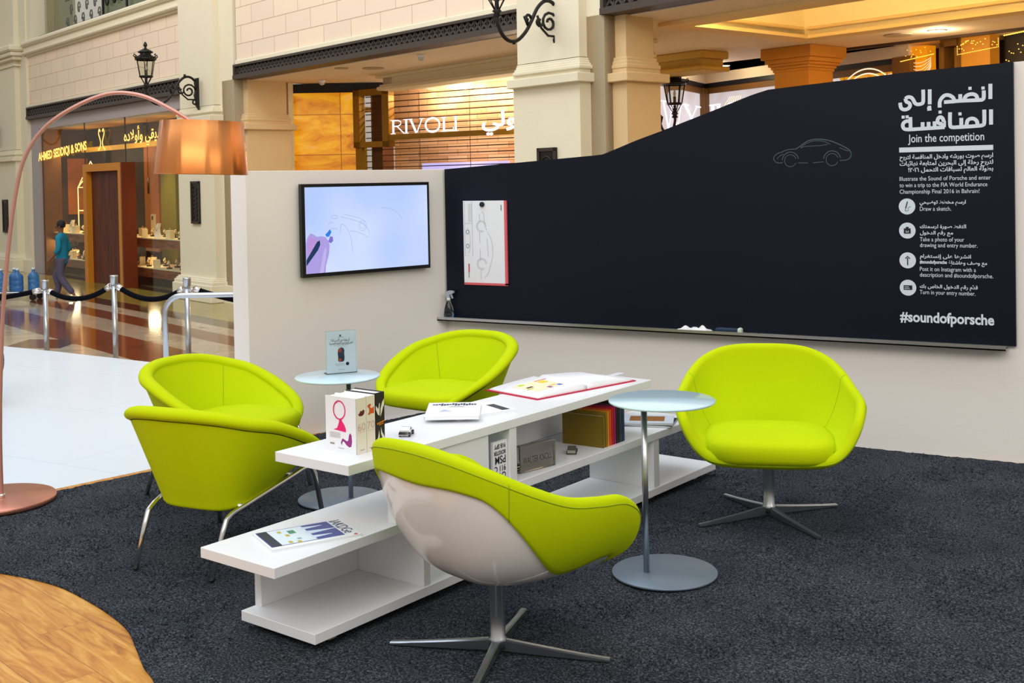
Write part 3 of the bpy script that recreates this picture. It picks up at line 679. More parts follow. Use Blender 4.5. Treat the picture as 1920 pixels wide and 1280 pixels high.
# ---------------------------------------------------------------- side tables
def side_table(label, loc, h, px, py):
    t = thing('side_table', label, 'table', loc)
    MB().lathe([(0, h - .010), (.212, h - .010), (.216, h - .008), (.216, h - .002), (.2135, h), (0, h)], 96).build('glass_top', glass_top, t)
    MB().lathe([(0, .012), (.212, .012), (.214, .014), (.214, .019), (.212, .021), (0, .021)], 96).build('base_plate', grey_plate, t)
    MB().cyl(px, py, .02, h - .012, .0125, 24).build('pole', satin_steel, t)
    MB().cyl(px, py, h - .016, h - .009, .045, 24).build('top_flange', satin_steel, t)
    return t
side_table('round side table with pale blue glass top between the two swivel chairs', (2.762, -2.585, 0), .722, -.060, -.045)
side_table('round side table with pale glass top behind the books, carrying the acrylic sign', (.861, -2.315, 0), .645, .052, .022)
# ---------------------------------------------------------------- long shelf table
TT = Matrix.Translation((1.626, -3.829, 0)) @ Matrix(((.1296, .9916, 0, 0), (.9916, -.1296, 0, 0), (0, 0, 1, 0), (0, 0, 0, 1)))
# proper rotation: local x = across (b), local y = along (a)
TR = Matrix.Translation((1.626, -3.829, 0)) @ Matrix.Rotation(-.13, 4, 'Z')
tb = thing('shelf_table', 'long low white shelf table with staggered boards in the middle of the carpet', 'table', (1.626, -3.829, 0), -.13)
def tbx(name, x0, x1, y0, y1, z0, z1): return MB().box(x0, x1, y0, y1, z0, z1, c=.0015).build(name, white_lacquer, tb)
w_ = .393
tbx('bottom_board', 0, w_, 0, 2.901, .038, .075)
tbx('middle_shelf', 0, w_, -.172, 2.72, .315, .352)
tbx('top_board', 0, w_, .175, 2.248, .585, .622)
tbx('end_panel', -.001, .035, .065, .600, .075, .315)
tbx('cross_panel', .035, w_ - .004, .562, .600, .075, .315)
tbx('cross_panel', 0, w_ - .004, 2.265, 2.318, .075, .315)
tbx('front_panel', w_ - .050, w_ - .010, .420, .975, .352, .585)
tbx('cross_panel', .01, w_ - .050, .935, .975, .352, .585)
tbx('cross_panel', .01, w_ - .006, 1.110, 1.158, .352, .585)
tbx('back_panel', -.042, -.004, 1.158, 2.62, .352, .568)
for x, y in ((.06, .12), (w_ - .06, .12), (.06, 1.4), (w_ - .06, 1.0), (w_ - .06, 2.3), (.06, 2.75), (w_ - .06, 2.75)):
    MB().box(x - .018, x + .018, y - .018, y + .018, .012, .038).build('foot', mat('beige_foot', (170, 150, 130), .6), tb)
def onT(x, y, z, rz=0): return TR @ Matrix.Translation((x, y, z)) @ Matrix.Rotation(rz, 4, 'Z')
def tthing(name, label, cat, M, group=None):
    o = thing(name, label, cat, (0, 0, 0), 0, group); o.matrix_world = M; return o
# ---- three upright design books: local x = across the cover (towards the spine), y = thickness
pink = mat('hot_pink', (232, 24, 112), .5); violet = mat('violet_print', (150, 40, 130), .5); orange_p = mat('orange_print', (206, 84, 24), .5); grey_p = mat('grey_print', (150, 140, 138), .6); dkred = mat('dark_red_print', (96, 30, 34), .5)
cream_spine = mat('cream_spine', (226, 218, 200), .5)
def book(name, label, M, w, th, h, cover, spine_m=None, group=None, pages=paper):
    o = tthing(name, label, 'book', M, group)
    cv_o = MB().box(0, w, 0, .003, 0, h).box(0, w, th - .003, th, 0, h).box(w - .003, w, 0, th, 0, h).build('cover', cover, o)
    MB().box(.004, w - .003, .003, th - .003, .003, h - .004).build('pages', pages, o)
    if spine_m: MB().box(w, w + .0008, .001, th - .001, .001, h - .001).build('spine', spine_m, o)
    return o, cv_o
BR = 0.02
b1, c1 = book('design_book', 'thick white book with a pink lamp on its cover, upright at the table end', onT(.143, .303, .622, BR), .160, .052, .208, paper, cream_spine)
CT = Matrix.Translation((0, -.0004, 0))
g = MB(); g.ribbon([(.073 + .030 * math.cos(R(a)), .158 + .034 * math.sin(R(a))) for a in range(0, 360, 10)], .005, M=CT, closed=True); g.ribbon([(.066 + .022 * math.cos(R(a)), .156 + .031 * math.sin(R(a))) for a in range(95, 265, 10)], .003, M=CT)
g.prism([(.072, .126), (.084, .126), (.086, .118), (.098, .105), (.106, .088), (.105, .078), (.04, .083), (.06, .09), (.07, .112)], -.0006, -.0002, 'y'); g.build('lamp_picture', pink, c1)
MB().prism([(.078, .037), (.085, .052), (.090, .053), (.110, .045), (.117, .050), (.122, .072), (.128, .077), (.134, .070), (.136, .045), (.132, .028), (.122, .024), (.108, .030), (.094, .043), (.088, .042), (.082, .028)], -.0006, -.0002, 'y').build('chair_picture', violet, c1)
g = MB()
for k in range(5): g.ribbon([(.020, .072 - .0045 * k), (.075 + (.004 if k % 2 else 0), .072 - .0045 * k)], .0012, M=CT)
g.ribbon([(.022, .030), (.045, .030)], .006, M=CT); g.ribbon([(.065, .017), (.095, .016)], .0015, M=CT); g.build('cover_print', grey_p, c1)
def spine_art(o, w, th, kind):
    T = Matrix.Translation((w + .0009, th / 2, 0)) @ Matrix.Rotation(R(90), 4, 'Z')
    if kind == '60':
        MB().prism([(-.017, .148), (-.010, .152), (-.004, .160), (.004, .158), (.010, .163), (.017, .158), (.014, .146), (.004, .140), (-.010, .141)], -.0004, 0, 'y', M=T).build('spine_picture', dkred, o)
    else:
        MB().prism([(-.018, .170), (-.012, .176), (0, .178), (.002, .172), (-.004, .166), (.004, .160), (.014, .163), (.018, .166), (.018, .140), (0, .141), (-.008, .137), (-.016, .139), (-.008, .148), (-.008, .16)], -.0004, 0, 'y', M=T).build('spine_picture', orange_p, o)
    text(kind, .040, 'spine_number', mat('pale_red_print', (206, 172, 168), .6), o, T @ Matrix.Translation((-.020, 0, .086)), .040, -.0008 * 0)
    MB().ribbon([(-.021, .080), (.021, .080)], .0012, M=T).build('spine_rule', MATS['pale_red_print'], o)
    MB().ribbon([(-.010, .014), (.014, .014)], .002, M=T).build('spine_print', grey_p, o)
spine_art(c1, .160, .052, '60')
b2, c2 = book('design_book', 'thick white book with an orange spine picture, second in the upright row', onT(.143, .357, .622, BR), .157, .047, .208, paper, cream_spine)
spine_art(c2, .157, .047, '70')
b3, c3 = book('design_book', 'thick black book with white leaf shapes, third in the upright row', onT(.146, .406, .622, BR), .153, .050, .212, mat('black_cover', (40, 38, 30), .4))
T = Matrix.Translation((.1535, .025, 0)) @ Matrix.Rotation(R(90), 4, 'Z')
MB().prism([(-.022, .165), (-.008, .150), (-.004, .170), (.0, .172), (-.003, .125), (-.012, .130), (-.022, .150)], -.0004, 0, 'y', M=T).prism([(.023, .185), (.012, .172), (.004, .150), (.002, .120), (.010, .135), (.018, .155), (.023, .160)], -.0004, 0, 'y', M=T).prism([(-.022, .025), (-.012, .045), (-.006, .070), (-.004, .045), (-.010, .022), (-.022, .010)], -.0004, 0, 'y', M=T).prism([(.004, .080), (.010, .060), (.023, .040), (.023, .028), (.012, .035), (.004, .055)], -.0004, 0, 'y', M=T).build('leaf_print', cream_spine, c3)
MB().ribbon([(-.018, .095), (.023, .102)], .006, M=T).ribbon([(-.008, .090), (.018, .093)], .004, M=T).build('orange_print', mat('amber_print', (190, 112, 20), .5), c3)
# ---- little silver model car on the top board
def toy_car(label, M, m):
    o = tthing('toy_car', label, 'toy car', M); b = MB()
    side = [(-.040, .008), (-.042, .016), (-.034, .021), (-.016, .023), (-.006, .033), (.012, .034), (.026, .025), (.040, .021), (.043, .010), (.040, .006)]
    b.prism(side, -.019, .019, 'y'); b.box(-.036, .036, -.020, .020, .006, .014, c=.003); b.build('car_body', m, o)
    for x in (-.025, .025):
        for s_ in (-1, 1): MB().cyl(0, 0, -.004, .004, .0088, 16, M=Matrix.Translation((x, s_ * .019, .0088)) @ Matrix.Rotation(R(90), 4, 'X')).build('wheel', black_plastic, o)
    MB().prism([(-.012, .025), (-.004, .032), (.010, .032), (.020, .026)], -.0196, .0196, 'y').build('side_window', mat('toy_glass', (28, 34, 52), .15), o)
    return o
toy_car('small silver toy car on the top board beside the upright books', onT(.225, .655, .622, R(-62)), chrome)
toy_car('small grey toy car on the middle shelf before the gold book', onT(.29, 1.70, .352, R(-60)), mat('pewter', (150, 148, 140), .22, metal=.9))
# ---- magazines, stack of two on the top board
def magazine(name, label, M, w, l, th, cover=paper):
    o = tthing(name, label, 'magazine', M)
    MB().box(-w / 2, w / 2, -l / 2, l / 2, .001, th - .001).build('pages', paper, o)
    c = MB().box(-w / 2 - .002, w / 2 + .002, -l / 2 - .002, l / 2 + .002, th - .001, th).box(-w / 2 - .002, w / 2 + .002, -l / 2 - .002, l / 2 + .002, 0, .001)
    c.box(-w / 2 - .0025, -w / 2 - .0015, -l / 2 - .002, l / 2 + .002, 0, th); return o, c.build('cover', cover, o)
_, m1 = magazine('magazine', 'white magazine lying under the top one of the pair on the table', onT(.165, 1.145, .622, R(-20)), .22, .29, .014)
MB().box(-.05, .09, .09, .13, .0141, .0145).build('cover_title', mat('slate_print', (52, 56, 74), .5), m1)
_, m2 = magazine('magazine', 'white magazine with dark blue city picture, uppermost of the pair on the table', onT(.135, 1.045, .636, R(38)), .225, .30, .014)
g = MB(); rnd = random.Random(4)
for k in range(16): x = -.095 + .012 * k; g.box(x, x + .010, .105 - rnd.uniform(.008, .03), .105 + rnd.uniform(.008, .028), .0141, .0145)
g.build('city_picture', mat('navy_print', (44, 58, 96), .5), m2)
MB().box(-.02, .04, .055, .062, .0141, .0144).box(-.03, .05, .045, .05, .0141, .0144).build('cover_title', grey_p, m2)
MB().prism([(-.06, -.05), (-.04, 0), (-.02, -.03), (0, -.05)], .0141, .0144).build('cover_figure', mat('pale_blue_print', (176, 192, 220), .5), m2)
# ---- open picture book with red boards
ob = tthing('open_book', 'large open picture book with red covers at the far end of the top board', 'book', onT(.105, 1.875, .622, R(-10)))
red_cloth = mat('red_cloth', (186, 20, 62), .6)
MB().box(-.17, .19, -.335, .335, 0, .005).build('book_cover', red_cloth, ob)
for s_, nm in ((-1, 'page_block'), (1, 'page_block')):
    rows = []
    for q in range(13):
        u = q / 12; y = s_ * (.003 + .318 * u); h = .007 + .028 * math.sin(PI * min(1, u * 1.25 + .12)) ** .8 * (1 - .55 * u) if u < .75 else .007 + .028 * max(.12, math.sin(PI * min(1, .75 * 1.25 + .12)) ** .8 * .4 * (1 - (u - .75) * 2))
        h = .008 + .026 * ((1 - u) ** .7) * (1 if u > .08 else (.55 + u * 5.6))
        rows.append([(-.158, y, .005), (-.158, y, h), (.178, y, h), (.178, y, .005)])
    pb = MB().grid(rows, False, True); pb.add(rows[-1], [(0, 1, 2, 3)]); pb.add(rows[0], [(0, 1, 2, 3)]); pb.build(nm, paper, ob)
def pageh(u): return .008 + .026 * ((1 - u) ** .7) * (1 if u > .08 else (.55 + u * 5.6)) + .0006
def patch(xs, us, name, m, lift=0.):
    rows = []
    for q in range(9):
        u = us[0] + (us[1] - us[0]) * q / 8; y = -(.003 + .318 * u); rows.append([(xs[0], y, pageh(u) + lift), (xs[1], y, pageh(u) + lift)])
    MB().grid(rows).build(name, m, ob)
patch((-.075, .105), (.20, .78), 'picture', mat('cream_picture', (236, 228, 190), .6))
rnd = random.Random(12)
for nm, colr, xs, us in [('picture_yellow', (240, 206, 20), (-.045, -.005), (.22, .36)), ('picture_blue', (60, 110, 220), (.072, .10), (.24, .31)), ('picture_purple', (150, 50, 150), (.07, .098), (.44, .50)), ('picture_dark', (70, 20, 40), (.0, .018), (.60, .72)), ('picture_lime', (196, 214, 40), (-.07, -.045), (.60, .70)), ('picture_red', (214, 60, 60), (-.066, -.058), (.12, .36)), ('picture_green', (180, 190, 60), (.03, .04), (.66, .78)), ('picture_orange', (240, 160, 60), (.06, .07), (.30, .42))]:
    patch(xs, us, nm, mat(nm, colr, .6), .0006)
# ---- magazine on the middle shelf at the near end
_, mg = magazine('fashion_magazine', 'glossy magazine with blue and white artwork cover on the near end of the shelf', onT(.222, .128, .352, R(-22)), .215, .33, .010)
def mrect(x0, x1, y0, y1, nm, colr, z=.0103): MB().box(x0, x1, y0, y1, z - .0003, z).build(nm, mat(nm, colr, .35), mg)
mrect(-.105, .085, -.160, .112, 'cover_blue', (58, 72, 150)); mrect(-.100, .080, -.124, .010, 'cover_white', (220, 234, 244), .0107)
mrect(-.105, .085, -.155, -.120, 'cover_dark', (26, 40, 70), .0108)
for k, (x, y0, y1, wd) in enumerate(((-.070, .0, .080, .030), (-.012, .0, .110, .042), (.045, .0, .078, .032))): MB().prism([(x - wd / 2, y0), (x + wd / 2, y0), (x + .002, y1), (x - .002, y1)], .0104, .0109).build('cover_spear', mat('cover_pale', (206, 228, 246), .35), mg)
for x, y in ((-.08, -.09), (-.03, -.075), (.05, -.09), (.06, -.06)): mrect(x, x + .025, y, y + .014, 'cover_gold', (196, 176, 80), .0111)
mrect(-.07, -.03, -.055, -.03, 'cover_green', (70, 140, 110), .0111); mrect(.03, .045, -.05, -.035, 'cover_green_light', (120, 180, 150), .0111)
text('IAKDGe', .060, 'cover_title', mat('title_blue', (70, 90, 130), .5), mg, Matrix.Translation((-.098, .118, .0104)) @ Matrix.Rotation(R(-90), 4, 'X'), .170)
MB().cyl(.098, .148, .0104, .0108, .007, 16).build('cover_badge', mat('badge_red', (214, 60, 50), .5), mg)
# ---- brochure, acrylic block, books and magazines on the middle shelf
br_ = tthing('brochure', 'white brochure with dark printed letters standing in the narrow shelf slot', 'brochure', onT(.375, 1.008, .352))
MB().box(-.012, .0, .004, .098, .001, .188).build('leaves', paper, br_)
for k, (s_, sz, z, wd) in enumerate((('918 SPY', .026, .158, .075), ('BOXSTER', .024, .132, .078), ('PSM', .046, .094, .070), ('911 C', .034, .062, .075), ('CAY', .040, .028, .060))):
    text(s_, sz, 'brochure_text', ink, br_, Matrix.Translation((.0005, .086, z + sz * .7)) @ Matrix.Rotation(R(90), 4, 'Z') @ Matrix.Rotation(PI, 4, 'Y'), wd, .0006)
ab = tthing('acrylic_block', 'clear acrylic block engraved with a name beside the shelf divider', 'block', onT(.318, 1.27, .352, R(-9)))
MB().box(-.020, .012, -.015, .205, .001, .118, c=.002).build('block_body', mat('smoky_acrylic', (214, 206, 192), .04, trans=1., ior=1.45), ab)
text('WALTER KNOLL', .040, 'engraving', mat('engraved_grey', (58, 52, 48), .6), ab, Matrix.Translation((.0125, .004, .040)) @ Matrix.Rotation(R(90), 4, 'Z'), .175)
x = 0.
cols = [('gold', (122, 100, 14)), ('dull gold', (140, 116, 24)), ('amber', (226, 142, 14)), ('orange', (226, 84, 16)), ('crimson', (196, 20, 36)), ('magenta', (170, 14, 96)), ('black', (18, 20, 24)), ('dark green', (24, 44, 40)), ('grey', (66, 76, 84)), ('navy', (18, 42, 84))]
ths = [.022, .014, .018, .018, .018, .018, .020, .014, .014, .026]
yy = 1.842
for i, ((cn, cc), th) in enumerate(zip(cols, ths)):
    m_ = mat('book_' + cn.replace(' ', '_'), cc, .5)
    lean = R(-4) if i == 0 else 0
    o = tthing('hardback_book', {0: 'large gold hardback leaning at the near end of the coloured book row'}.get(i, cn + ' hardback spine in the coloured book row on the middle shelf'), 'book', onT(.135, yy, .352, R(4)))
    hh = .158 + .0045 * i if i else .150; w0 = .225
    MB().box(0, w0, 0, .002, 0, hh).box(0, w0, th - .002, th, 0, hh).box(w0 - .002, w0, 0, th, 0, hh).build('cover', m_, o)
    MB().box(.003, w0 - .002, .002, th - .002, .002, hh - .003).build('pages', paper, o)
    yy += th + .001
for i, (lab, z, w, l, rz, cc, th) in enumerate([('black edged magazine lowest in the pile behind the round side table', .352, .21, .28, R(-70), (22, 24, 30), .010), ('pale covered magazine topmost in the pile behind the round side table', .362, .20, .27, R(-62), (210, 220, 232), .010)]):
    _, o = magazine('magazine', lab, onT(.235, 2.46, z, rz), w, l, th, mat('mag_cover_%s' % ('dark', 'pale')[i], cc, .35))
    if i: MB().box(-.07, .05, -.09, .09, th, th + .0004).build('food_picture', mat('food_print', (150, 96, 40), .5, var=.7, vscale=60), o)
# ---- acrylic sign on the back side table
sg = thing('table_sign', 'clear acrylic stand with a white flyer on the back side table', 'sign', (.831, -2.245, .645), math.atan2(.132, .094))
MB().box(-.082, .082, .0022, .0042, 0, .222).box(-.082, .082, -.0042, -.0022, 0, .222).box(-.082, .082, -.0042, .05, 0, .003).build('holder', mat('clear_acrylic', (235, 245, 248), .03, trans=1., ior=1.2), sg)
fly = MB().box(-.078, .078, -.0012, .0012, .003, .218).build('flyer', paper, sg)
T = Matrix.Translation((0, -.0016, 0))
g = MB().cyl(0, 0, 0, .0006, .005, 12, M=Matrix.Translation((-.004, -.0014, .196)) @ Matrix.Rotation(R(90), 4, 'X')).ribbon([(-.018, .188), (.014, .188)], .0015, M=T)
g.cyl(0, 0, 0, .0006, .009, 16, M=Matrix.Translation((.032, -.0014, .048)) @ Matrix.Rotation(R(90), 4, 'X')); g.build('flyer_marks', ink, fly)
text('أي بورشه هي الأنسب لك؟', .016, 'flyer_text', ink, fly, T @ Matrix.Translation((.046, 0, .168)), .100, .0003, 'RIGHT', .0003, True)
text('اختبر واربح تجربة القيادة الحصرية', .016, 'flyer_text', ink, fly, T @ Matrix.Translation((.062, 0, .152)), .124, .0003, 'RIGHT', .0003, True)
g = MB().ribbon([(-.04, .146), (.04, .146)], .001, M=T).ribbon([(-.022, .139), (.022, .139)], .001, M=T).ribbon([(-.034, .048), (.018, .050)], .0012, M=T).ribbon([(-.028, .041), (.018, .042)], .0012, M=T).ribbon([(-.016, .020), (.018, .020)], .0015, M=T); g.build('flyer_small_print', grey_p, fly)
carp = [(-.018, .066), (-.010, .060), (.008, .060), (.015, .066), (.017, .085), (.015, .10), (.017, .118), (.012, .130), (.002, .134), (-.010, .132), (-.018, .122), (-.019, .10), (-.017, .085)]
MB().prism(carp, -.0016, -.0013, 'y').build('car_picture', mat('car_navy', (42, 48, 66), .5), fly)
MB().prism([(-.016, .068), (-.009, .062), (-.001, .062), (-.001, .078), (-.016, .076)], -.0022, -.0018, 'y').prism([(-.016, .112), (-.001, .110), (-.001, .131), (-.010, .129), (-.016, .122)], -.0022, -.0018, 'y').build('car_picture_orange', mat('car_orange', (224, 84, 30), .5), fly)
# ---------------------------------------------------------------- arc floor lamp
al = thing('arc_floor_lamp', 'copper arc floor lamp with a mirrored copper shade at the left edge', 'lamp', (-.72, -3.16, 0))
MB().lathe([(0, .010), (.285, .010), (.290, .013), (.290, .030), (.286, .034), (0, .036)], 96).build('base_disc', copper, al)
AP = [(-.697, -3.148, .03), (-.702, -3.143, .399), (-.698, -3.134, .676), (-.689, -3.124, .896), (-.681, -3.115, 1.062), (-.668, -3.103, 1.227), (-.65, -3.088, 1.448), (-.628, -3.071, 1.586), (-.603, -3.054, 1.723), (-.574, -3.034, 1.814), (-.521, -3.002, 1.887), (-.454, -2.96, 1.982), (-.358, -2.902, 2.058), (-.239, -2.83, 2.105), (-.155, -2.781, 2.111), (-.072, -2.732, 2.104), (.023, -2.677, 2.069), (.082, -2.643, 2.02), (.146, -2.607, 1.972), (.206, -2.572, 1.925)]
AP = [Vector(p) - Vector((-.72, -3.16, 0)) for p in AP]
pp = [AP[0]] + spline([AP[0], AP[1], AP[3], AP[5], AP[7], AP[9], AP[11], AP[13], AP[15], AP[17], AP[19]], 8)[1:]
MB().tube(pp, [.0115] * 10 + [.0105] * (len(pp) - 10), 16).build('arc_pole', copper_pole, al)
MB().cyl(.023, .012, .034, .055, .017, 20).build('pole_socket', chrome, al)
shade_m = NT('mirror_copper_film', .3)
shade_m.b.inputs['Metallic'].default_value = 1.
nz = shade_m.n('ShaderNodeTexNoise', n2=2.5, n3=2.); mp = shade_m.n('ShaderNodeMapping'); mp.inputs['Scale'].default_value = (5, 5, .3); shade_m.l(shade_m.tc.outputs['Object'], mp.inputs[0]); shade_m.l(mp.outputs[0], nz.inputs['Vector'])
bp = shade_m.n('ShaderNodeBump'); bp.inputs['Strength'].default_value = .16; bp.inputs['Distance'].default_value = .03; shade_m.l(nz.outputs[0], bp.inputs['Height']); shade_m.l(bp.outputs[0], shade_m.b.inputs['Normal'])
shade_m.b.inputs['Base Color'].default_value = lin((236, 150, 84)); shade_m.b.inputs['Anisotropic'].default_value = .9; shade_m.b.inputs['Anisotropic Rotation'].default_value = .25; tg = shade_m.n('ShaderNodeTangent', direction_type='RADIAL', axis='Z'); shade_m.l(tg.outputs[0], shade_m.b.inputs['Tangent'])
ax = Vector((.206, -2.572, 0)) - Vector((-.72, -3.16, 0))
TS = Matrix.Translation((ax.x, ax.y, 1.823)) @ Matrix.Rotation(R(2.0), 4, Vector((-.507, .862, 0)))
MB().lathe([(.236, -.137), (.2365, -.134), (.2105, .137), (.209, .137), (.2345, -.136), (.236, -.137)], 96, M=TS).build('lamp_shade', shade_m.m, al)
MB().lathe([(0, -.02), (.022, -.018), (.034, .0), (.034, .02), (.02, .045), (.014, .06), (0, .06)], 20, M=TS).build('bulb', mat('warm_bulb', (255, 240, 220), .4, emit=(255, 190, 110), estr=14.), al)
MB().tube([(0, 0, .06), (0, 0, .11)], .014, 12, M=TS).tube([(-.21, 0, .115), (.21, 0, .115)], .003, 8, M=TS).tube([(0, -.21, .115), (0, .21, .115)], .003, 8, M=TS).build('shade_carrier', copper_pole, al)
# ---------------------------------------------------------------- rail, posts and rope
rl = thing('handrail', 'bent stainless steel handrail ending behind the white wall', 'railing', (-2.41, -.40, 0))
Q = Vector((-2.41, -.40, 0))
d_ = (Vector((-1.971, -.132, 0)) - Vector((-2.408, -.39, 0))).normalized()
def rp(s_, z): v = d_ * s_; return (v.x, v.y, z)
MB().tube([rp(-.03, -.014), rp(-.03, .62)] + [rp(-.03 + .14 * (1 - math.cos(R(a))), .62 + .14 * math.sin(R(a))) for a in range(10, 91, 10)] + [rp(1.3, .762)], .021, 18).tube([rp(1.27, -.014), rp(1.27, .75)], .021, 18).build('rail_tube', satin_steel, rl)
posts = [(-4.84, .30, .770), (-4.22, .60, .787), (-3.60, .955, .762)]
ropem = mat('black_velvet', (8, 9, 16), .95, spec=.1)
# the posts stand on the mall floor behind the stand edge
PX = [Vector((-5.70, .97, 0)), Vector((-4.62, .945, 0)), Vector((-3.75, 1.08, 0))]
PZ = [.683, .762, .750]
for p, zt, lab in zip(PX, PZ, ('leftmost steel queue post beyond the white floor', 'middle steel queue post in front of the dark wooden door', 'steel queue post just behind the bent handrail')):
    st = thing('queue_post', lab, 'post', (p.x, p.y, MF))
    h = zt - MF
    MB().cyl(0, 0, .02, h - .1, .026, 24).build('post_tube', satin_steel, st)
    MB().lathe([(0, h - .1), (.027, h - .1), (.030, h - .085), (.036, h - .075), (.038, h - .02), (.040, h - .006), (.036, h), (0, h)], 28).build('finial', satin_steel, st)
    MB().lathe([(0, 0), (.16, 0), (.16, .012), (.05, .028), (0, .028)], 40).build('post_base', satin_steel, st)
    MB().tube([(-.045, -.02, h - .13), (.045, .02, h - .13)], .008, 8).build('rope_ring', chrome, st)
def rope(a, za, b, zb, sag, lab):
    o = thing('barrier_rope', lab, 'rope', tuple((a + b) / 2)); m = (a + b) / 2; pts = []
    for k in range(17):
        u = k / 16; p = a.lerp(b, .06 + .88 * u) - m; pts.append((p.x, p.y, za + (zb - za) * u - sag * 4 * u * (1 - u)))
    MB().tube(pts, .026, 14).build('velvet_rope', ropem, o)
    for q0, q1, pe in ((pts[0], pts[1], a), (pts[-1], pts[-2], b)):
        q0 = Vector(q0); q1 = Vector(q1); dd = (q0 - q1).normalized(); e = Vector((pe.x - m.x, pe.y - m.y, q0.z + .0))
        MB().tube([q0 - dd * .05, q0 + dd * .02], .031, 14).tube([q0 + dd * .015, e], .008, 8).build('rope_end', chrome, o)
rz_ = [z - .115 for z in PZ]
rope(PX[0] + Vector((-1.5, -.35, 0)), .42, PX[0], rz_[0], .03, 'black velvet rope running off the left edge of the picture')
rope(PX[0], rz_[0], PX[1], rz_[1], .10, 'black velvet rope sagging between the two left queue posts')
rope(PX[1], rz_[1], PX[2], rz_[2], .11, 'black velvet rope sagging between the two right queue posts')
rope(PX[2], rz_[2], PX[2] + Vector((1.5, .45, 0)), .50, .07, 'black velvet rope passing behind the white wall end')
# black tyre of the exhibit car at the left edge
ty = thing('car_wheel', 'black car tyre just showing at the left picture edge', 'wheel', (-3.52, -1.50, 0), R(31))
mb = MB(); mb.lathe([(.20, -.095), (.30, -.105), (.325, -.085), (.33, 0), (.325, .085), (.30, .105), (.20, .095)], 64, M=Matrix.Translation((0, 0, .318)) @ Matrix.Rotation(R(90), 4, 'X')); mb.build('tyre', mat('tyre_rubber', (20, 24, 32), .6), ty)
mb = MB(); TW = Matrix.Translation((0, 0, .318)) @ Matrix.Rotation(R(90), 4, 'X')
mb.lathe([(.205, .09), (.20, .06), (.19, .0), (.20, -.06), (.205, -.09)], 48, M=TW); mb.cyl(0, 0, -.07, .07, .05, 24, M=TW)
for k in range(10): mb.box(.03, .20, -.014, .014, -.07, -.04, M=TW @ Matrix.Rotation(R(36 * k), 4, 'Z'))
mb.build('rim', satin_steel, ty)
# ================================================================ the mall around the stand
FM = Matrix.Translation((-11.412, 8.381, 0)) @ Matrix.Rotation(-.345, 4, 'Z')   # x = along the facade, y = into the shops, z = up
blocks = NT('limestone_blocks', .8)
sx = blocks.n('ShaderNodeSeparateXYZ'); cx_ = blocks.n('ShaderNodeCombineXYZ'); blocks.l(blocks.tc.outputs['Object'], sx.inputs[0]); blocks.l(sx.outputs[0], cx_.inputs[0]); blocks.l(sx.outputs[2], cx_.inputs[1])
ad = blocks.n('ShaderNodeVectorMath', operation='ADD'); blocks.l(cx_.outputs[0], ad.inputs[0]); ad.inputs[1].default_value = (20, -3.74 + 31 * .31, 0)
bk = blocks.n('ShaderNodeTexBrick', offset=.5); blocks.l(ad.outputs[0], bk.inputs['Vector']); bk.inputs['Scale'].default_value = 1
bk.inputs['Color1'].default_value = lin((236, 216, 192)); bk.inputs['Color2'].default_value = lin((228, 210, 188)); bk.inputs['Mortar'].default_value = lin((178, 148, 122))
bk.inputs['Brick Width'].default_value = .78; bk.inputs['Row Height'].default_value = .31; bk.inputs['Mortar Size'].default_value = .0055
blocks.l(bk.outputs['Color'], blocks.b.inputs['Base Color'])
marble = NT('polished_marble', .10)
sx = marble.n('ShaderNodeSeparateXYZ'); marble.l(marble.tc.outputs['Object'], sx.inputs[0])
mr = marble.n('ShaderNodeMapRange'); marble.l(sx.outputs[1], mr.inputs[0]); mr.inputs[1].default_value = -9; mr.inputs[2].default_value = 1
band = marble.n('ShaderNodeValToRGB'); band.color_ramp.interpolation = 'CONSTANT'; marble.l(mr.outputs[0], band.inputs[0])
st = [(0, (168, 150, 128)), (.35, (120, 70, 48)), (.38, (186, 170, 146)), (.52, (120, 62, 40)), (.60, (176, 158, 136)), (.66, (112, 58, 38)), (.70, (180, 164, 142)), (.735, (52, 34, 26)), (.775, (150, 134, 60)), (.90, (60, 40, 26)), (.93, (150, 130, 80))]
e = band.color_ramp.elements
while len(e) < len(st): e.new(.5)
for i, (p, c) in enumerate(st): e[i].position = p; e[i].color = lin(c)
nz = marble.n('ShaderNodeTexNoise', n2=1.3, n3=8., n4=.65); nz.inputs['Distortion'].default_value = 2.; marble.l(marble.tc.outputs['Object'], nz.inputs['Vector'])
vr = marble.ramp(nz.outputs[0], [(.3, (.55, .52, .5, 1)), (.5, (.95, .93, .9, 1)), (.7, (1.1, 1.08, 1.02, 1))])
mx = marble.n('ShaderNodeMix', data_type='RGBA', blend_type='MULTIPLY'); mx.inputs[0].default_value = .85; marble.l(band.outputs[0], mx.inputs[6]); marble.l(vr.outputs[0], mx.inputs[7])
# brown lozenges set in the pale field
def mth(op, a, b=None):
    m = marble.n('ShaderNodeMath', operation=op)
    for i, v in enumerate((a, b)):
        if v is None: continue
        if isinstance(v, (int, float)): m.inputs[i].default_value = v
        else: marble.l(v, m.inputs[i])
    return m.outputs[0]
fs = mth('ABSOLUTE', mth('SUBTRACT', mth('FRACT', mth('DIVIDE', sx.outputs[0], 3.1)), .5)); fd = mth('ABSOLUTE', mth('SUBTRACT', mth('FRACT', mth('DIVIDE', sx.outputs[1], 2.7)), .5))
dm = mth('LESS_THAN', mth('ADD', fs, fd), .20)
mx2 = marble.n('ShaderNodeMix', data_type='RGBA'); marble.l(mth('MULTIPLY', dm, mth('LESS_THAN', sx.outputs[1], -1.8)), mx2.inputs[0]); marble.l(mx.outputs[2], mx2.inputs[6]); mx2.inputs[7].default_value = lin((96, 44, 28)); marble.l(mx2.outputs[2], marble.b.inputs['Base Color'])
struct('floor.002', MB().box(-22, 26, -16, 9, MF - .1, MF), marble.m, FM)
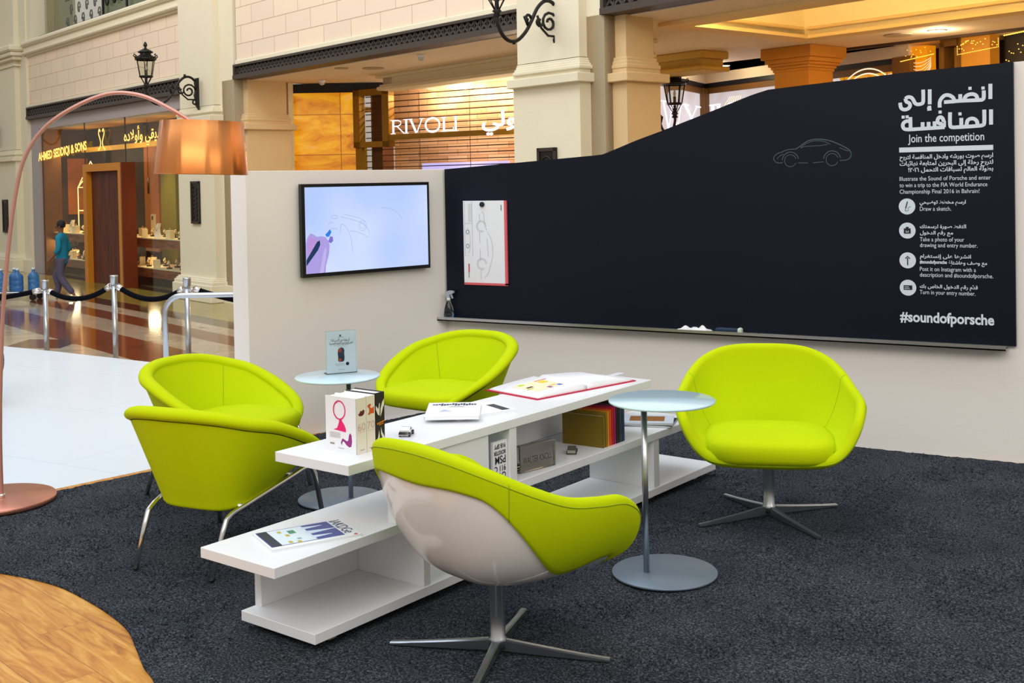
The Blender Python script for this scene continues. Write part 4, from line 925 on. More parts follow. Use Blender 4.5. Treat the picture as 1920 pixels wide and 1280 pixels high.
def fb(x0, x1, y0, y1, z0, z1, c=0): return MB().box(x0, x1, y0, y1, z0, z1, c=c)
def fst(name, mb, m): return struct(name, mb, m, FM)
# upper walls of the bays
fst('wall_far', fb(-9.2, .15, .12, .5, 3.70, 4.98), blocks.m)
fst('wall_far', fb(2.05, 9.7, .10, .5, 3.76, 8.5), blocks.m)
fst('wall_far', fb(11.03, 22, .10, .5, 3.76, 8.5), blocks.m)
fst('wall_far', fb(-.2, 12, .9, 1.1, 4.98, 8.5), cream)
t = MB()
for x0, x1 in ((-9.2, .15), (2.05, 9.7), (11.03, 22)): t.box(x0, x1, .06, .3, 3.655 if x0 < 0 else 3.70, 3.72 if x0 < 0 else 3.775, c=.01)
fst('trim_1', t, cream)
t = MB().box(-9.3, .16, -.02, .5, 4.94, 5.02, c=.03).box(-9.3, .16, .04, .5, 5.02, 5.14).box(-9.3, .16, -.05, .5, 5.14, 5.27, c=.05).box(-9.3, .16, .06, .5, 4.90, 4.95, c=.01)
fst('trim_2', t, cream)
# pierced metal friezes
fz = mat('frieze_bronze', (74, 66, 60), .5, metal=.3); fzd = mat('frieze_dark', (16, 13, 12), .8)
def frieze(n, x0, x1, z0, z1):
    b = MB(); b.box(x0, x1, .03, .30, z1 - .035, z1 + .0).box(x0, x1, .02, .30, z0, z0 + .07).box(x0, x1, .05, .30, z0 + .065, z0 + .085).box(x0, x0 + .05, .03, .3, z0, z1).box(x1 - .05, x1, .03, .3, z0, z1)
    h0, h1 = z0 + .085, z1 - .035; p = h1 - h0; k = x0 + .05
    while k < x1 - .06:
        for a, c in (((k, h0), (k + p, h1)), ((k, h1), (k + p, h0))):
            d = Vector((c[0] - a[0], c[1] - a[1])).normalized() * .0; nx, nz_ = -(c[1] - a[1]) / p * .011, (c[0] - a[0]) / p * .011
            b.add([(a[0] + nx, .07, a[1] + nz_), (a[0] - nx, .07, a[1] - nz_), (c[0] - nx, .07, c[1] - nz_), (c[0] + nx, .07, c[1] + nz_)], [(0, 1, 2, 3)])
        b.box(k - .006, k + .006, .066, .08, h0, h1); k += p
    o = fst('trim_%d' % n, b, fz); MB().box(x0, x1, .10, .28, z0 + .01, z1 - .01).build('backing', fzd, o)
frieze(3, -9.2, .15, 3.36, 3.655); frieze(4, 2.03, 9.70, 3.45, 3.70); frieze(5, 11.03, 21, 3.45, 3.70)
# piers
def pier(x0, x1, xs, sgn, band_z, plinth=True, dd=1.2):
    b = MB(); zt = 8.5
    b.box(x0, x1, -.06, dd, band_z + .20, zt).box(x0 - .03, x1 + .05, -.11, dd, MF, band_z + .06)
    for i, (dz, g) in enumerate(((.06, .085), (.09, .06), (.12, .035), (.15, .02))): b.box(x0 - .0, x1 + g, -.06 - g, dd, band_z + dz, band_z + dz + .04, c=.008)
    b.box(x0 - .05, x1 + .11, -.20, dd, band_z - .09, band_z + .01, c=.006)
    b.box(x1, xs, .06, dd, MF, zt)
    if plinth:
        for z, g in ((.0, .06), (-.03, .09), (-.06, .12)): b.box(x0 - g / 2, x1 + g, -.11 - g, dd - .1, z - .05, z + .02, c=.01)
        b.box(x0 - .08, x1 + .13, -.26, dd - .1, MF, -.10, c=.01).box(x1, xs + .02, -.02, dd - .1, MF, -.10)
    return b
pm = cream
fst('wall_far', pier(.05, 1.46, 2.0, 1, 2.86), pm)
fst('wall_far', pier(9.70, 10.78, 11.06, 1, 2.81, dd=.78), pm)
b = pier(-13.2, -9.72, -9.2, 1, 2.45)
b.box(-13.3, -9.5, -.16, 1, 4.86, 4.95, c=.02).box(-13.3, -9.42, -.22, 1, 4.95, 5.06, c=.02).box(-13.3, -9.34, -.28, 1, 5.06, 5.22, c=.04).box(-13.3, -9.62, -.1, 1, 4.72, 4.76)
fst('wall_far', b, pm)
fst('wall_far', fb(-9.2, -8.9, .1, 1.2, 5.27, 8.5), cream)
# return faces of the piers inside the arcade
def ret(x, d0, d1, bz, m):
    b = MB(); b.box(x - .45, x, d0, d1, MF, 3.46); b.box(x - .4, x + .22, d0 + .12, d1 - .08, MF, bz + .06).box(x - .4, x + .17, d0 + .17, d1 - .13, bz + .06, 3.46)
    for dz, g in ((.06, .06), (.10, .045), (.14, .03)): b.box(x - .4, x + .17 + g, d0 + .17 - g, d1 - .13 + g, bz + dz, bz + dz + .05, c=.01)
    b.box(x - .4, x + .30, d0 + .04, d1, bz - .09, bz + .01, c=.008)
    return b
fst('wall_far', ret(2.0, .06, 1.10, 2.68, None), warm_lit_plaster)
fst('wall_far', ret(11.06, .06, .80, 2.79, None), warm_lit_plaster)
# grey surround, shop ceiling, glazing and door of the left shop
grey_st = mat('grey_stone_surround', (168, 160, 160), .6)
fst('wall_far', MB().box(-9.2, .15, .14, .5, 3.10, 3.37).box(-9.2, -8.62, .14, .5, MF, 3.10), grey_st)
fst('wall_far', MB().box(-8.66, -8.45, .20, .6, MF, 3.10), mat('bronze_strip', (120, 76, 26), .4, metal=.5))
amber = mat('amber_plaster', (214, 158, 72), .7)
fst('ceiling', fb(-9.1, .2, .3, 4.2, 3.12, 3.2), amber)
fst('wall_far', MB().box(-9.1, .2, 1.5, 1.6, MF, 3.2).box(-9.2, -9.1, .3, 1.6, MF, 3.2), mat('shop_back_wall', (70, 46, 26), .7, var=.3, vscale=.8))
fst('wall_far', MB().box(-5.25, -4.45, 1.38, 1.46, .2, 2.7).box(-9.09, -9.05, .95, 1.45, 1.0, 2.4), mat('amber_wood_panel', (190, 104, 20), .45, var=.3, vscale=2))
fst('wall_far', MB().box(-6.4, -5.25, 1.38, 1.46, MF, 3.1).box(-8.6, -7.6, 1.38, 1.46, 2.2, 3.1).box(-9.09, -9.05, .3, .8, MF, 1.9), mat('dark_display_panel', (26, 22, 22), .5))
fst('wall_far', fb(-4.3, -3.5, 1.36, 1.44, MF, 3.1), mat('olive_curtain', (140, 128, 30), .9))
fst('wall_far', MB().box(-9.0, -3.4, 1.30, 1.38, 2.55, 2.66), mat('gold_light_band', (220, 170, 60), .5, emit=(230, 160, 50), estr=.6))
fst('wall_far', fb(-9.1, .1, .7, 1.5, MF, MF + .01), amber)
pane = bpy.data.materials.new('shop_glass'); pane.use_nodes = True; nt = pane.node_tree; nt.nodes.clear()
o_ = nt.nodes.new('ShaderNodeOutputMaterial'); mxs = nt.nodes.new('ShaderNodeMixShader'); tr_ = nt.nodes.new('ShaderNodeBsdfTransparent'); gl = nt.nodes.new('ShaderNodeBsdfGlossy'); gl.inputs['Roughness'].default_value = .02
tr_.inputs[0].default_value = (.93, .95, .94, 1); lw = nt.nodes.new('ShaderNodeLayerWeight'); lw.inputs[0].default_value = .35; fr = nt.nodes.new('ShaderNodeMapRange'); fr.inputs[3].default_value = .025; fr.inputs[4].default_value = .12; nt.links.new(lw.outputs['Facing'], fr.inputs[0])
nt.links.new(fr.outputs[0], mxs.inputs[0]); nt.links.new(tr_.outputs[0], mxs.inputs[1]); nt.links.new(gl.outputs[0], mxs.inputs[2]); nt.links.new(mxs.outputs[0], o_.inputs[0])
for i, (x0, x1) in enumerate(((-8.45, -5.62), (-5.62, -3.25), (-3.25, .12))):
    fst('window_%d' % (i + 1), fb(x0, x1, .18, .19, MF if i != 1 else 2.16, 3.10), pane)
    MB().box(x1 - .012, x1 + .012, .175, .195, 2.1, 3.10).build('glazing_joint', mat('joint_grey', (60, 54, 50), .5), bpy.data.objects['window_%d' % (i + 1)]) if i < 2 else None
dw = mat('golden_oak_frame', (196, 124, 22), .45, var=.12, vscale=20); dp = NT('mahogany_veneer', .62)
mp = dp.n('ShaderNodeMapping'); mp.inputs['Scale'].default_value = (9, 9, .7); dp.l(dp.tc.outputs['Object'], mp.inputs[0]); nz = dp.n('ShaderNodeTexNoise', n2=2., n3=5.); dp.l(mp.outputs[0], nz.inputs['Vector']); rp_ = dp.ramp(nz.outputs[0], [(.3, lin((58, 20, 6))), (.7, lin((104, 42, 12)))]); dp.l(rp_.outputs[0], dp.b.inputs['Base Color'])
dr = fst('door_1', MB().box(-5.0, -2.78, -.10, .10, 2.00, 2.16).box(-5.0, -4.80, -.10, .10, MF, 2.0).box(-2.98, -2.78, -.10, .10, MF, 2.0), dw)
MB().box(-4.80, -2.98, .02, .08, MF, 2.0).build('door_leaf', dp.m, dr)
MB().box(-2.78, -2.72, -.12, .17, MF, 2.16).build('door_lining', mat('dark_lining', (110, 44, 12), .4), dr)
# display shelves and their light
shelfw = NT('walnut_shelf_front', .4); mp = shelfw.n('ShaderNodeMapping'); mp.inputs['Scale'].default_value = (1.2, 8, 8); shelfw.l(shelfw.tc.outputs['Object'], mp.inputs[0]); nz = shelfw.n('ShaderNodeTexNoise', n2=2., n3=5.); nz.inputs['Distortion'].default_value = 1.; shelfw.l(mp.outputs[0], nz.inputs['Vector']); r_ = shelfw.ramp(nz.outputs[0], [(.3, lin((96, 46, 14))), (.7, lin((160, 88, 34)))]); shelfw.l(r_.outputs[0], shelfw.b.inputs['Base Color'])
ivory = mat('ivory_display_cloth', (246, 222, 170), .7)
def shelf_unit(x0, x1, where):
    o = thing('display_shelf', 'wooden two-level jewellery display shelf behind the glass ' + where, 'shelf'); o.matrix_world = FM
    for z in (.60, -.01):
        MB().box(x0, x1, .40, 1.15, z - .20, z - .02, c=.005).build('shelf_board', shelfw.m, o); MB().box(x0, x1, .39, 1.15, z - .02, z).build('display_cloth', ivory, o)
    MB().box(x0 + .6, x1 - .3, .6, 1.0, MF, -.21).build('plinth', mat('dark_plinth', (60, 34, 14), .6), o)
shelf_unit(-9.0, -5.6, 'left of the wooden door'); shelf_unit(-4.9, .04, 'right of the wooden door')
gold = mat('gold_metal', (240, 200, 110), .2, metal=1.); dkstand = mat('dark_stand', (46, 34, 26), .5); necklace = mat('pearl_bust', (250, 238, 214), .5)
def mk_watch(nm='watch_stand'):
    o = thing(nm, 'x', 'display stand', (0, 0, 0), 0, 'watch stands in the jewellery window')
    MB().box(-.045, .045, -.04, .04, 0, .03).build('stand_foot', dkstand, o)
    MB().tube([(0, .0, .03), (0, .0, .09)], .010, 8).build('stand_neck', dkstand, o)
    MB().tube([(.038 * math.cos(R(a)), -.01, .12 + .045 * math.sin(R(a))) for a in range(0, 360, 24)], .010, 8, closed=True).build('bracelet', gold, o)
    MB().cyl(0, 0, -.008, .008, .026, 16, M=Matrix.Translation((0, -.03, .125)) @ Matrix.Rotation(R(80), 4, 'X')).build('watch_face', necklace, o)
    return o
def mk_block():
    o = thing('display_block', 'x', 'display block', (0, 0, 0), 0, 'pale display blocks in the jewellery window'); MB().box(-.07, .07, -.06, .06, 0, .17, c=.004).build('block_body', ivory, o)
    MB().tube([(.022 * math.cos(R(a)), 0, .19 + .022 * math.sin(R(a))) for a in range(0, 360, 30)], .006, 6, closed=True).build('ring', gold, o); return o
def mk_bust():
    o = thing('necklace_bust', 'x', 'necklace stand', (0, 0, 0), 0, 'pale necklace busts in the jewellery window')
    MB().prism([(-.09, 0), (-.085, .12), (-.05, .24), (.0, .30), (.05, .30), (.02, .20), (.03, .10), (.07, 0)], -.03, .03, 'y').build('bust', necklace, o)
    MB().tube([(-.06, -.034, .22), (-.02, -.036, .14), (.02, -.034, .22)], .005, 6).build('necklace', gold, o); return o
rnd = random.Random(21)
protos = [mk_watch(), mk_block(), mk_bust()]
used = [False] * 3
for side, (x0, x1) in (('left', (-8.95, -6.7)), ('right', (-4.35, -1.25))):
    for lv, z in (('upper', .60), ('lower', -.01)):
        n = 11; cnt = {}
        for k in range(n):
            kind = [0, 1, 0, 0, 1, 0, 2, 0, 1, 0, 0][k] if lv == 'upper' else [0, 1, 0, 1, 0, 0, 1, 0, 0, 1, 0][k]
            x = x0 + (x1 - x0) * (k + .5) / n + rnd.uniform(-.05, .05); y = .52 + (.25 if k % 2 else 0) + rnd.uniform(-.04, .04)
            nm = ('gold watch on stand', 'pale block with ring', 'pale necklace bust')[kind]
            cnt[kind] = cnt.get(kind, 0) + 1; lab = '%s %s from the left, %s display shelf %s of the wooden door' % (('first', 'second', 'third', 'fourth', 'fifth', 'sixth', 'seventh', 'eighth')[cnt[kind] - 1], nm, lv, side)
            M = FM @ LT(x, y, z, rnd.uniform(-.4, .4)); grp = '%ss, %s shelf %s' % (('gold watch stands', 'display blocks', 'necklace busts')[kind][:-1], lv, side)
            if not used[kind]:
                used[kind] = True; protos[kind].matrix_world = M; protos[kind]['label'] = lab; protos[kind]['group'] = grp
            else: dup(protos[kind], M, lab, grp)
def card(x, z, lv, side):
    o = thing('price_card_stand', 'tall pale card with a dark square on the %s shelf %s of the wooden door' % (lv, side), 'card'); o.matrix_world = FM @ LT(x, .95, z)
    MB().box(-.09, .09, -.02, .02, 0, .46).build('card', ivory, o); MB().box(-.035, .035, -.024, -.02, .34, .42).build('card_mark', dkstand, o)
card(-3.75, .60, 'upper', 'right'); card(-7.6, -.01, 'lower', 'left')
# bright wire bird cage shape of gold light in the left window
wc = thing('glowing_wire_frame', 'tall glowing gold wire tower in the left shop window next to the door', 'decoration'); wc.matrix_world = FM @ LT(-7.15, .85, .62)
gw = mat('glowing_gold_wire', (255, 220, 150), .4, emit=(255, 205, 120), estr=2.2)
b = MB()
for x, y in ((-.32, -.2), (.32, -.2), (.32, .2), (-.32, .2)): b.tube([(x, y, 0), (x, y, 1.05), (0, 0, 1.45)], .012, 6)
for z in (0, .5, 1.05): b.tube([(-.32, -.2, z), (.32, -.2, z), (.32, .2, z), (-.32, .2, z)], .010, 6, closed=True)
b.tube([(-.32, -.2, 1.05), (0, -.2, 1.28), (.32, -.2, 1.05)], .010, 6).tube([(0, 0, 1.4), (-.12, 0, 1.58), (0, 0, 1.66), (.12, 0, 1.58), (0, 0, 1.4)], .012, 6); b.build('wire', gw, wc)
def spot(name, x, y, z, e, col, r=.3, M=FM, ang=None):
    l = bpy.data.lights.new(name, 'POINT' if ang is None else 'SPOT'); l.energy = e; l.color = col; l.shadow_soft_size = r
    if ang: l.spot_size = R(ang); l.spot_blend = .6
    o = bpy.data.objects.new(name, l); C.objects.link(o); o.matrix_world = M @ Matrix.Translation((x, y, z)); return o
for x in (-8.3, -7.2, -3.8, -2.2): spot('window_spot', x, .72, 2.9, 130, (1, .78, .42), .08, ang=75)
for x in (-7.8, -5.2, -3.0): spot('shop_lamp', x, .9, 2.6, 14, (1, .70, .34), .5)
for x in (-7.8, -3.0): spot('shelf_lamp', x, .62, .36, 14, (1, .80, .48), .12)
# lit shop sign on the glass
signm = mat('sign_gold_light', (255, 214, 120), .4, emit=(255, 190, 84), estr=1.5)
sg2 = thing('shop_sign', 'gold illuminated shop name in Latin letters on the glass left of the door', 'sign'); sg2.matrix_world = FM
text('AHMED SEDDIQI & SONS', .27, 'sign_letters', signm, sg2, Matrix.Translation((-8.62, .12, 2.33)) @ Matrix.Rotation(R(-3.0), 4, 'Y'), 3.3, .008)
lg = thing('shop_logo', 'gold illuminated double curve emblem on the glass over the wooden door', 'sign'); lg.matrix_world = FM @ LT(-4.42, .12, 2.46)
for s_ in (-1, 1): MB().ribbon(sp2([(s_ * .20, 0), (s_ * .10, .06), (s_ * .05, .16), (s_ * .10, .26), (s_ * .16, .36), (s_ * .12, .44), (s_ * .05, .40)]), .045).build('emblem_curve', signm, lg)
sg3 = thing('shop_sign', 'gold illuminated Arabic shop name on the glass beside the copper shade', 'sign'); sg3.matrix_world = FM
text('أحمد صديقي وأولاده', .30, 'sign_letters', signm, sg3, Matrix.Translation((-.05, .12, 2.60)), 3.1, .004, 'RIGHT', .001, True)
pt = MB().tube([(-4.1, 1.0, 3.12), (-4.1, 1.0, 1.85)], .006, 6).cyl(-4.1, 1.0, 1.5, 1.86, .022, 12)
o = pt.build('pendant_rod', dkstand, None, FM); tag(o, 'thin dark pendant rod hanging in the shop window right of the door', 'pendant')
# upper window over the left bay
uw = fst('window_4', fb(-8.9, -.2, .45, .46, 5.30, 7.6), pane)
fst('trim_6', fb(-8.72, .1, .22, .40, 5.27, 5.37), mat('black_sill', (20, 20, 30), .4))
fst('wall_far', fb(-8.72, -8.22, .44, .9, 5.3, 7.6), mat('olive_stone', (150, 140, 108), .6))
fst('wall_far', fb(-8.2, 0, 1.6, 1.7, 5.2, 7.6), mat('upper_green_room', (132, 140, 110), .6, var=.25, vscale=1.2))
fst('wall_far', fb(-8.72, .1, .5, 3, 5.2, 5.27), cream)
rg = thing('window_grille', 'wrought iron scroll railing behind the upper window', 'railing'); rg.matrix_world = FM @ LT(-7.9, .62, 5.37)
b = MB(); b.tube([(0, 0, .78), (2.6, 0, .78)], .02, 6).tube([(0, 0, .0), (2.6, 0, .0)], .02, 6)
for k in range(5):
    x = .26 + .52 * k
    for s_ in (-1, 1): b.tube([(x + s_ * (.12 + .10 * (1 - u / 14) * math.cos(u * .6)), 0, .36 + .14 * s_ + .17 * (1 - u / 16) * math.sin(u * .6)) for u in range(14)], .014, 6)
b.build('scrollwork', mat('old_iron', (70, 66, 52), .6), rg)
rg = thing('window_grille', 'dark scroll railing panel at the right of the upper window', 'railing'); rg.matrix_world = FM @ LT(-4.9, .40, 5.37)
b = MB(); b.box(0, .05, -.02, .02, 0, 1.1).box(1.35, 1.40, -.02, .02, 0, 1.1).box(0, 1.4, -.02, .02, 0, .05)
for k in range(3):
    x = .28 + .42 * k; b.tube([(x + .16 * (1 - u / 16) * math.cos(u * .6), 0, .35 + .2 * (1 - u / 16) * math.sin(u * .6)) for u in range(14)], .022, 6)
b.build('scrollwork', black_iron, rg)
# vents on the piers
def vent(x, z0, z1, w, lab, d=-.115):
    o = thing('wall_vent', lab, 'vent'); o.matrix_world = FM @ LT(x, d, z0); h = z1 - z0
    MB().box(0, w, -.02, 0, 0, h).build('plate', black_iron, o); b = MB(); b.box(.0, w, -.035, -.02, 0, .04).box(.0, w, -.035, -.02, h - .04, h).box(0, .04, -.035, -.02, 0, h).box(w - .04, w, -.035, -.02, 0, h)
    k = .10
    while k < h - .08:
        b.tube([(w / 2 + .085 * math.cos(R(a)) * w / .33, -.026, k + .05 * math.sin(R(a))) for a in range(0, 360, 45)], .006, 5, closed=True); k += .075
    b.build('fretwork', mat('vent_grey', (58, 50, 46), .5, metal=.3), o)
vent(.60, .97, 1.73, .34, 'tall black pierced vent on the pier right of the jewellery shop')
vent(10.12, 1.60, 2.0, .32, 'black pierced vent on the middle pier, cut off by the black board top')
vent(-10.75, .56, 1.40, .40, 'tall black pierced vent on the pier at the left picture edge')
# wall lanterns
glassl = mat('lantern_glass', (225, 225, 215), .08, trans=1., ior=1.05)
def lantern(name, label, M, L=.95):
    o = thing(name, label, 'lantern', (0, 0, 0), 0, None); o.matrix_world = M
    pb_ = MB(); pb_.prism([(.0, .27), (-.05, .26), (-.07, .18), (-.05, .08), (-.08, -.04), (-.05, -.16), (-.05, -.22), (0, -.30)], -.035, .035, 'x'); pb_.build('wall_plate', black_iron, o)
    P = [(-.05, .20), (-.14, .27), (-.25, .27), (-.36, .18), (-.45, .03), (-.54, -.10), (-.66, -.20), (-.78, -.215), (-.88, -.15), (-L, -.02), (-L, .05)]
    MB().tube([(0, p.x, p.y) for p in spline([(a, b, 0) for a, b in P], 5)], .022, 8).build('arm', black_iron, o)
    sc = MB()
    for cy0, cz0, r, tw, n in ((-.18, .03, .13, .55, 18), (-.33, .03, .06, -.6, 10), (-.07, -.17, .06, .6, 12), (-.50, .06, .045, .6, 9)):
        sc.tube([(0, cy0 + r * (1 - u / (n + 4)) * math.cos(u * tw), cz0 + r * (1 - u / (n + 4)) * math.sin(u * tw)) for u in range(n)], .017, 6)
    sc.tube([(0, -.06, -.12), (0, -.20, -.12), (0, -.30, -.04), (0, -.36, .10)], .015, 6).tube([(0, -.25, .27), (0, -.25, .32)], .024, 6).tube([(0, -.50, -.02), (0, -.55, .08)], .02, 6).tube([(0, -.72, -.20), (0, -.71, -.25)], .018, 6)
    sc.build('scrollwork', black_iron, o)
    body = Matrix.Translation((0, -L, 0))
    MB().lathe([(0, .03), (.05, .04), (.03, .08), (.055, .10), (.028, .13), (.022, .20), (.03, .22), (0, .23)], 14, M=body).build('stem', black_iron, o)
    fr_ = MB(); fr_.lathe([(.105, .235), (.118, .24), (.118, .262), (.105, .267), (.105, .235)], 12, M=body); fr_.lathe([(.165, .53), (.178, .535), (.185, .56), (.175, .58), (.15, .58), (.15, .53), (.165, .53)], 12, M=body)
    for k in range(6):
        a = R(60 * k + 30); c, s_ = math.cos(a), math.sin(a); fr_.tube([(c * .108, s_ * .108, .25), (c * .16, s_ * .16, .55)], .0085, 6, M=body).tube([(c * .10, s_ * .10, .24), (c * .03, s_ * .03, .12)], .007, 6, M=body)
        fr_.tube([(c * .18, s_ * .18, .57), (c * .215, s_ * .215, .60), (c * .20, s_ * .20, .63), (c * .18, s_ * .18, .61)], .010, 6, M=body)
    fr_.build('cage', black_iron, o)
    MB().lathe([(.102, .262), (.150, .535)], 12, M=body).build('glass', glassl, o)
    MB().lathe([(.185, .575), (.14, .60), (.095, .625), (.09, .645), (.125, .66), (.13, .675), (.09, .70), (.04, .725), (.022, .74), (.018, .755), (.034, .78), (.030, .81), (.012, .845), (0, .85)], 24, M=body).build('roof', black_iron, o)
    MB().cyl(0, 0, .25, .36, .022, 12, M=body).build('candle', mat('candle_grey', (96, 92, 88), .5), o)
    MB().lathe([(0, .36), (.016, .37), (.022, .40), (.016, .435), (.004, .47), (0, .475)], 14, M=body).build('bulb', mat('bulb_glass', (230, 226, 214), .3), o)
    return o
l1 = lantern('wall_lantern', 'black wrought iron lantern on the pier right of the jewellery shop', FM @ LT(.98, -.12, 3.29))
dup(l1, FM @ LT(10.36, -.12, 3.40) @ Matrix.Translation((0, .17, 0)), 'black wrought iron lantern bracket on the middle pier, its top cut by the picture edge')
dup(l1, FM @ LT(-11.05, -.12, 3.05), 'black iron lantern bracket cut off by the left picture edge')
dup(l1, Matrix.Translation((-2.117, 9.46, 2.50)) @ Matrix.Rotation(.9, 4, 'Z') @ Matrix.Translation((0, .95, 0)), 'black wrought iron lantern rising behind the black board beside the pier')
struct('wall_far', MB().box(-.05, .05, 0, .12, MF, 2.7), warm_lit_plaster, Matrix.Translation((-2.117, 9.46, 0)) @ Matrix.Rotation(.9, 4, 'Z') @ Matrix.Translation((0, .96, 0)))
# ---- arcade behind the piers: ceiling with a lit coffer
CZ = 3.44
cb = MB(); cb.box(1.9, 11.15, .3, 13, CZ, CZ + .06).box(16.5, 24, .3, 13, CZ, CZ + .06).box(11.15, 16.5, .3, 1.30, CZ, CZ + .06).box(11.15, 16.5, 3.62, 5.35, CZ, CZ + .06).box(1.9, 24, 5.35, 13, CZ + .0, CZ + .05)
fst('ceiling', cb, ceiling_paint)
fst('trim_7', MB().box(10.3, 24, 5.33, 5.40, CZ - .035, CZ), mat('brown_edge_trim', (72, 50, 34), .7))  # dark brown strip along the ceiling edge
cofm = mat('coffer_paint', (255, 240, 200), .8)
fst('ceiling', MB().box(11.15, 16.5, 1.30, 3.62, 3.84, 3.90).box(11.0, 11.15, 1.2, 3.7, CZ, 4.0).box(16.5, 16.6, 1.2, 3.7, CZ, 4.0).box(11.0, 16.6, 1.2, 1.30, CZ, 4.0).box(11.0, 16.6, 3.62, 3.75, CZ, 4.0), cofm)
fr_ = MB()
for x0, x1, y0, y1 in ((10.95, 16.7, 1.05, 1.36), (10.95, 16.7, 3.56, 3.84), (10.951, 11.24, 1.361, 3.559), (16.4, 16.699, 1.361, 3.559)): fr_.box(x0, x1, y0, y1, CZ - .045, CZ - .001)
for x0, x1, y0, y1 in ((11.25, 16.5, 3.52, 3.61), (11.16, 11.24, 1.31, 3.51)): fr_.box(x0, x1, y0, y1, CZ + .06, CZ + .10, c=.012)
fst('trim_8', fr_, mat('coffer_moulding', (238, 208, 150), .8))
cove = mat('cove_light', (255, 220, 140), .5, emit=(255, 226, 160), estr=46.)
cv = thing('cove_light', 'hidden warm light strip glowing inside the ceiling coffer above the black board', 'light'); cv.matrix_world = FM
MB().box(11.3, 16.4, 1.31, 1.36, CZ + .08, CZ + .12).box(16.44, 16.49, 1.4, 3.5, CZ + .08, CZ + .12).build('strip', cove, cv)
# dropped beams
b = MB(); b.box(3.98, 9.9, 1.8, 2.1, 3.24, CZ).box(3.86, 9.9, 1.72, 2.18, CZ - .05, CZ, c=.01).box(3.86, 9.9, 1.74, 2.16, 3.19, 3.25, c=.015).box(3.92, 9.9, 1.77, 2.13, 3.25, 3.28)
b.box(3.98, 4.25, 1.8, 4.6, 3.24, CZ)
fst('trim_9', b, mat('soffit_paint', (226, 212, 178), .8))
b = MB(); b.box(6.0, 9.30, 3.7, 4.2, 3.20, CZ).box(6, 9.42, 3.6, 4.2, 3.33, CZ, c=.02).box(6, 9.44, 3.58, 4.2, 3.15, 3.22, c=.02)
fst('trim_10', b, mat('soffit_ochre', (196, 158, 70), .8))
for (x, y, lab) in ((12.43, 4.64, 'lit round downlight in the ceiling right of the coffer'), (8.04, 5.70, 'lit round downlight in the ceiling left of the square column')):
    o = thing('downlight', lab, 'light'); o.matrix_world = FM @ LT(x, y, CZ)
    MB().lathe([(.095, -.002), (.12, -.002), (.12, -.012), (.095, -.012), (.095, -.002)], 28).build('ring', white_lacquer, o)
    MB().cyl(0, 0, -.006, -.002, .094, 24).build('lens', mat('downlight_lens', (255, 250, 230), .4, emit=(255, 236, 190), estr=6.), o)
    spot('downlight_beam', x, y, CZ - .08, 22, (1, .78, .48), .08)
for (x, y, r, lab) in ((4.95, .98, .17, 'flat round grille in the ceiling over the onyx wall'), (4.71, .55, .11, 'small round ceiling disc beside the flat grille'), (11.9, 4.6, .18, 'flat round ceiling grille beside the lit downlight')):
    o = thing('ceiling_speaker', lab, 'speaker'); o.matrix_world = FM @ LT(x, y, CZ); MB().cyl(0, 0, -.012, -.001, r, 28).build('grille', mat('beige_grille', (176, 156, 132), .8), o)
for (x, y, lab) in ((6.88, .54, 'white dome camera under the ceiling behind the long frieze'), (2.75, 1.35, 'clear dome camera near the onyx wall top')):
    o = thing('dome_camera', lab, 'camera'); o.matrix_world = FM @ LT(x, y, CZ)
    MB().lathe([(0, -.001), (.065, -.001), (.06, -.03), (.055, -.04)], 24).build('housing', white_lacquer, o); MB().lathe([(.054, -.04), (.046, -.07), (.026, -.085), (0, -.09)], 24).build('dome', mat('dome_white', (200, 205, 205), .2), o)
# square column with stepped capital
b = MB(); cx0, cy0 = 10.24, 4.84
b.box(cx0 - .29, cx0 + .29, cy0 - .29, cy0 + .29, MF, 3.1)
for i, (z0, z1, g) in enumerate(((3.10, 3.14, .31), (3.14, 3.18, .33), (3.18, 3.22, .36), (3.22, 3.28, .39), (3.28, CZ - .001, .43))): b.box(cx0 - g, cx0 + g, cy0 - g, cy0 + g, z0, z1, c=.008)
fst('wall_far', b, mat('ochre_stone', (206, 140, 50), .75, var=.05, vscale=3))
# onyx wall, black band
on = NT('backlit_onyx', .25); mp = on.n('ShaderNodeMapping'); mp.inputs['Scale'].default_value = (.9, .9, 2.4); on.l(on.tc.outputs['Object'], mp.inputs[0])
nz = on.n('ShaderNodeTexNoise', n2=1.6, n3=6., n4=.6); nz.inputs['Distortion'].default_value = 1.2; on.l(mp.outputs[0], nz.inputs['Vector'])
rp_ = on.ramp(nz.outputs[0], [(.28, lin((176, 84, 4))), (.45, lin((238, 150, 8))), (.6, lin((255, 184, 26))), (.78, lin((240, 176, 110)))])
bk = on.n('ShaderNodeTexBrick', offset=0.); sxx = on.n('ShaderNodeSeparateXYZ'); cxx = on.n('ShaderNodeCombineXYZ'); on.l(on.tc.outputs['Object'], sxx.inputs[0]); on.l(sxx.outputs[0], cxx.inputs[0]); on.l(sxx.outputs[2], cxx.inputs[1]); on.l(cxx.outputs[0], bk.inputs['Vector'])
bk.inputs['Scale'].default_value = 1; bk.inputs['Brick Width'].default_value = .85; bk.inputs['Row Height'].default_value = .72; bk.inputs['Mortar Size'].default_value = .008; bk.inputs['Color1'].default_value = (1, 1, 1, 1); bk.inputs['Color2'].default_value = (.85, .8, .75, 1); bk.inputs['Mortar'].default_value = (.35, .25, .2, 1)
mx = on.n('ShaderNodeMix', data_type='RGBA', blend_type='MULTIPLY'); mx.inputs[0].default_value = 1; on.l(rp_.outputs[0], mx.inputs[6]); on.l(bk.outputs['Color'], mx.inputs[7])
on.l(mx.outputs[2], on.b.inputs['Emission Color']); on.b.inputs['Emission Strength'].default_value = .75; on.b.inputs['Base Color'].default_value = lin((120, 70, 20))
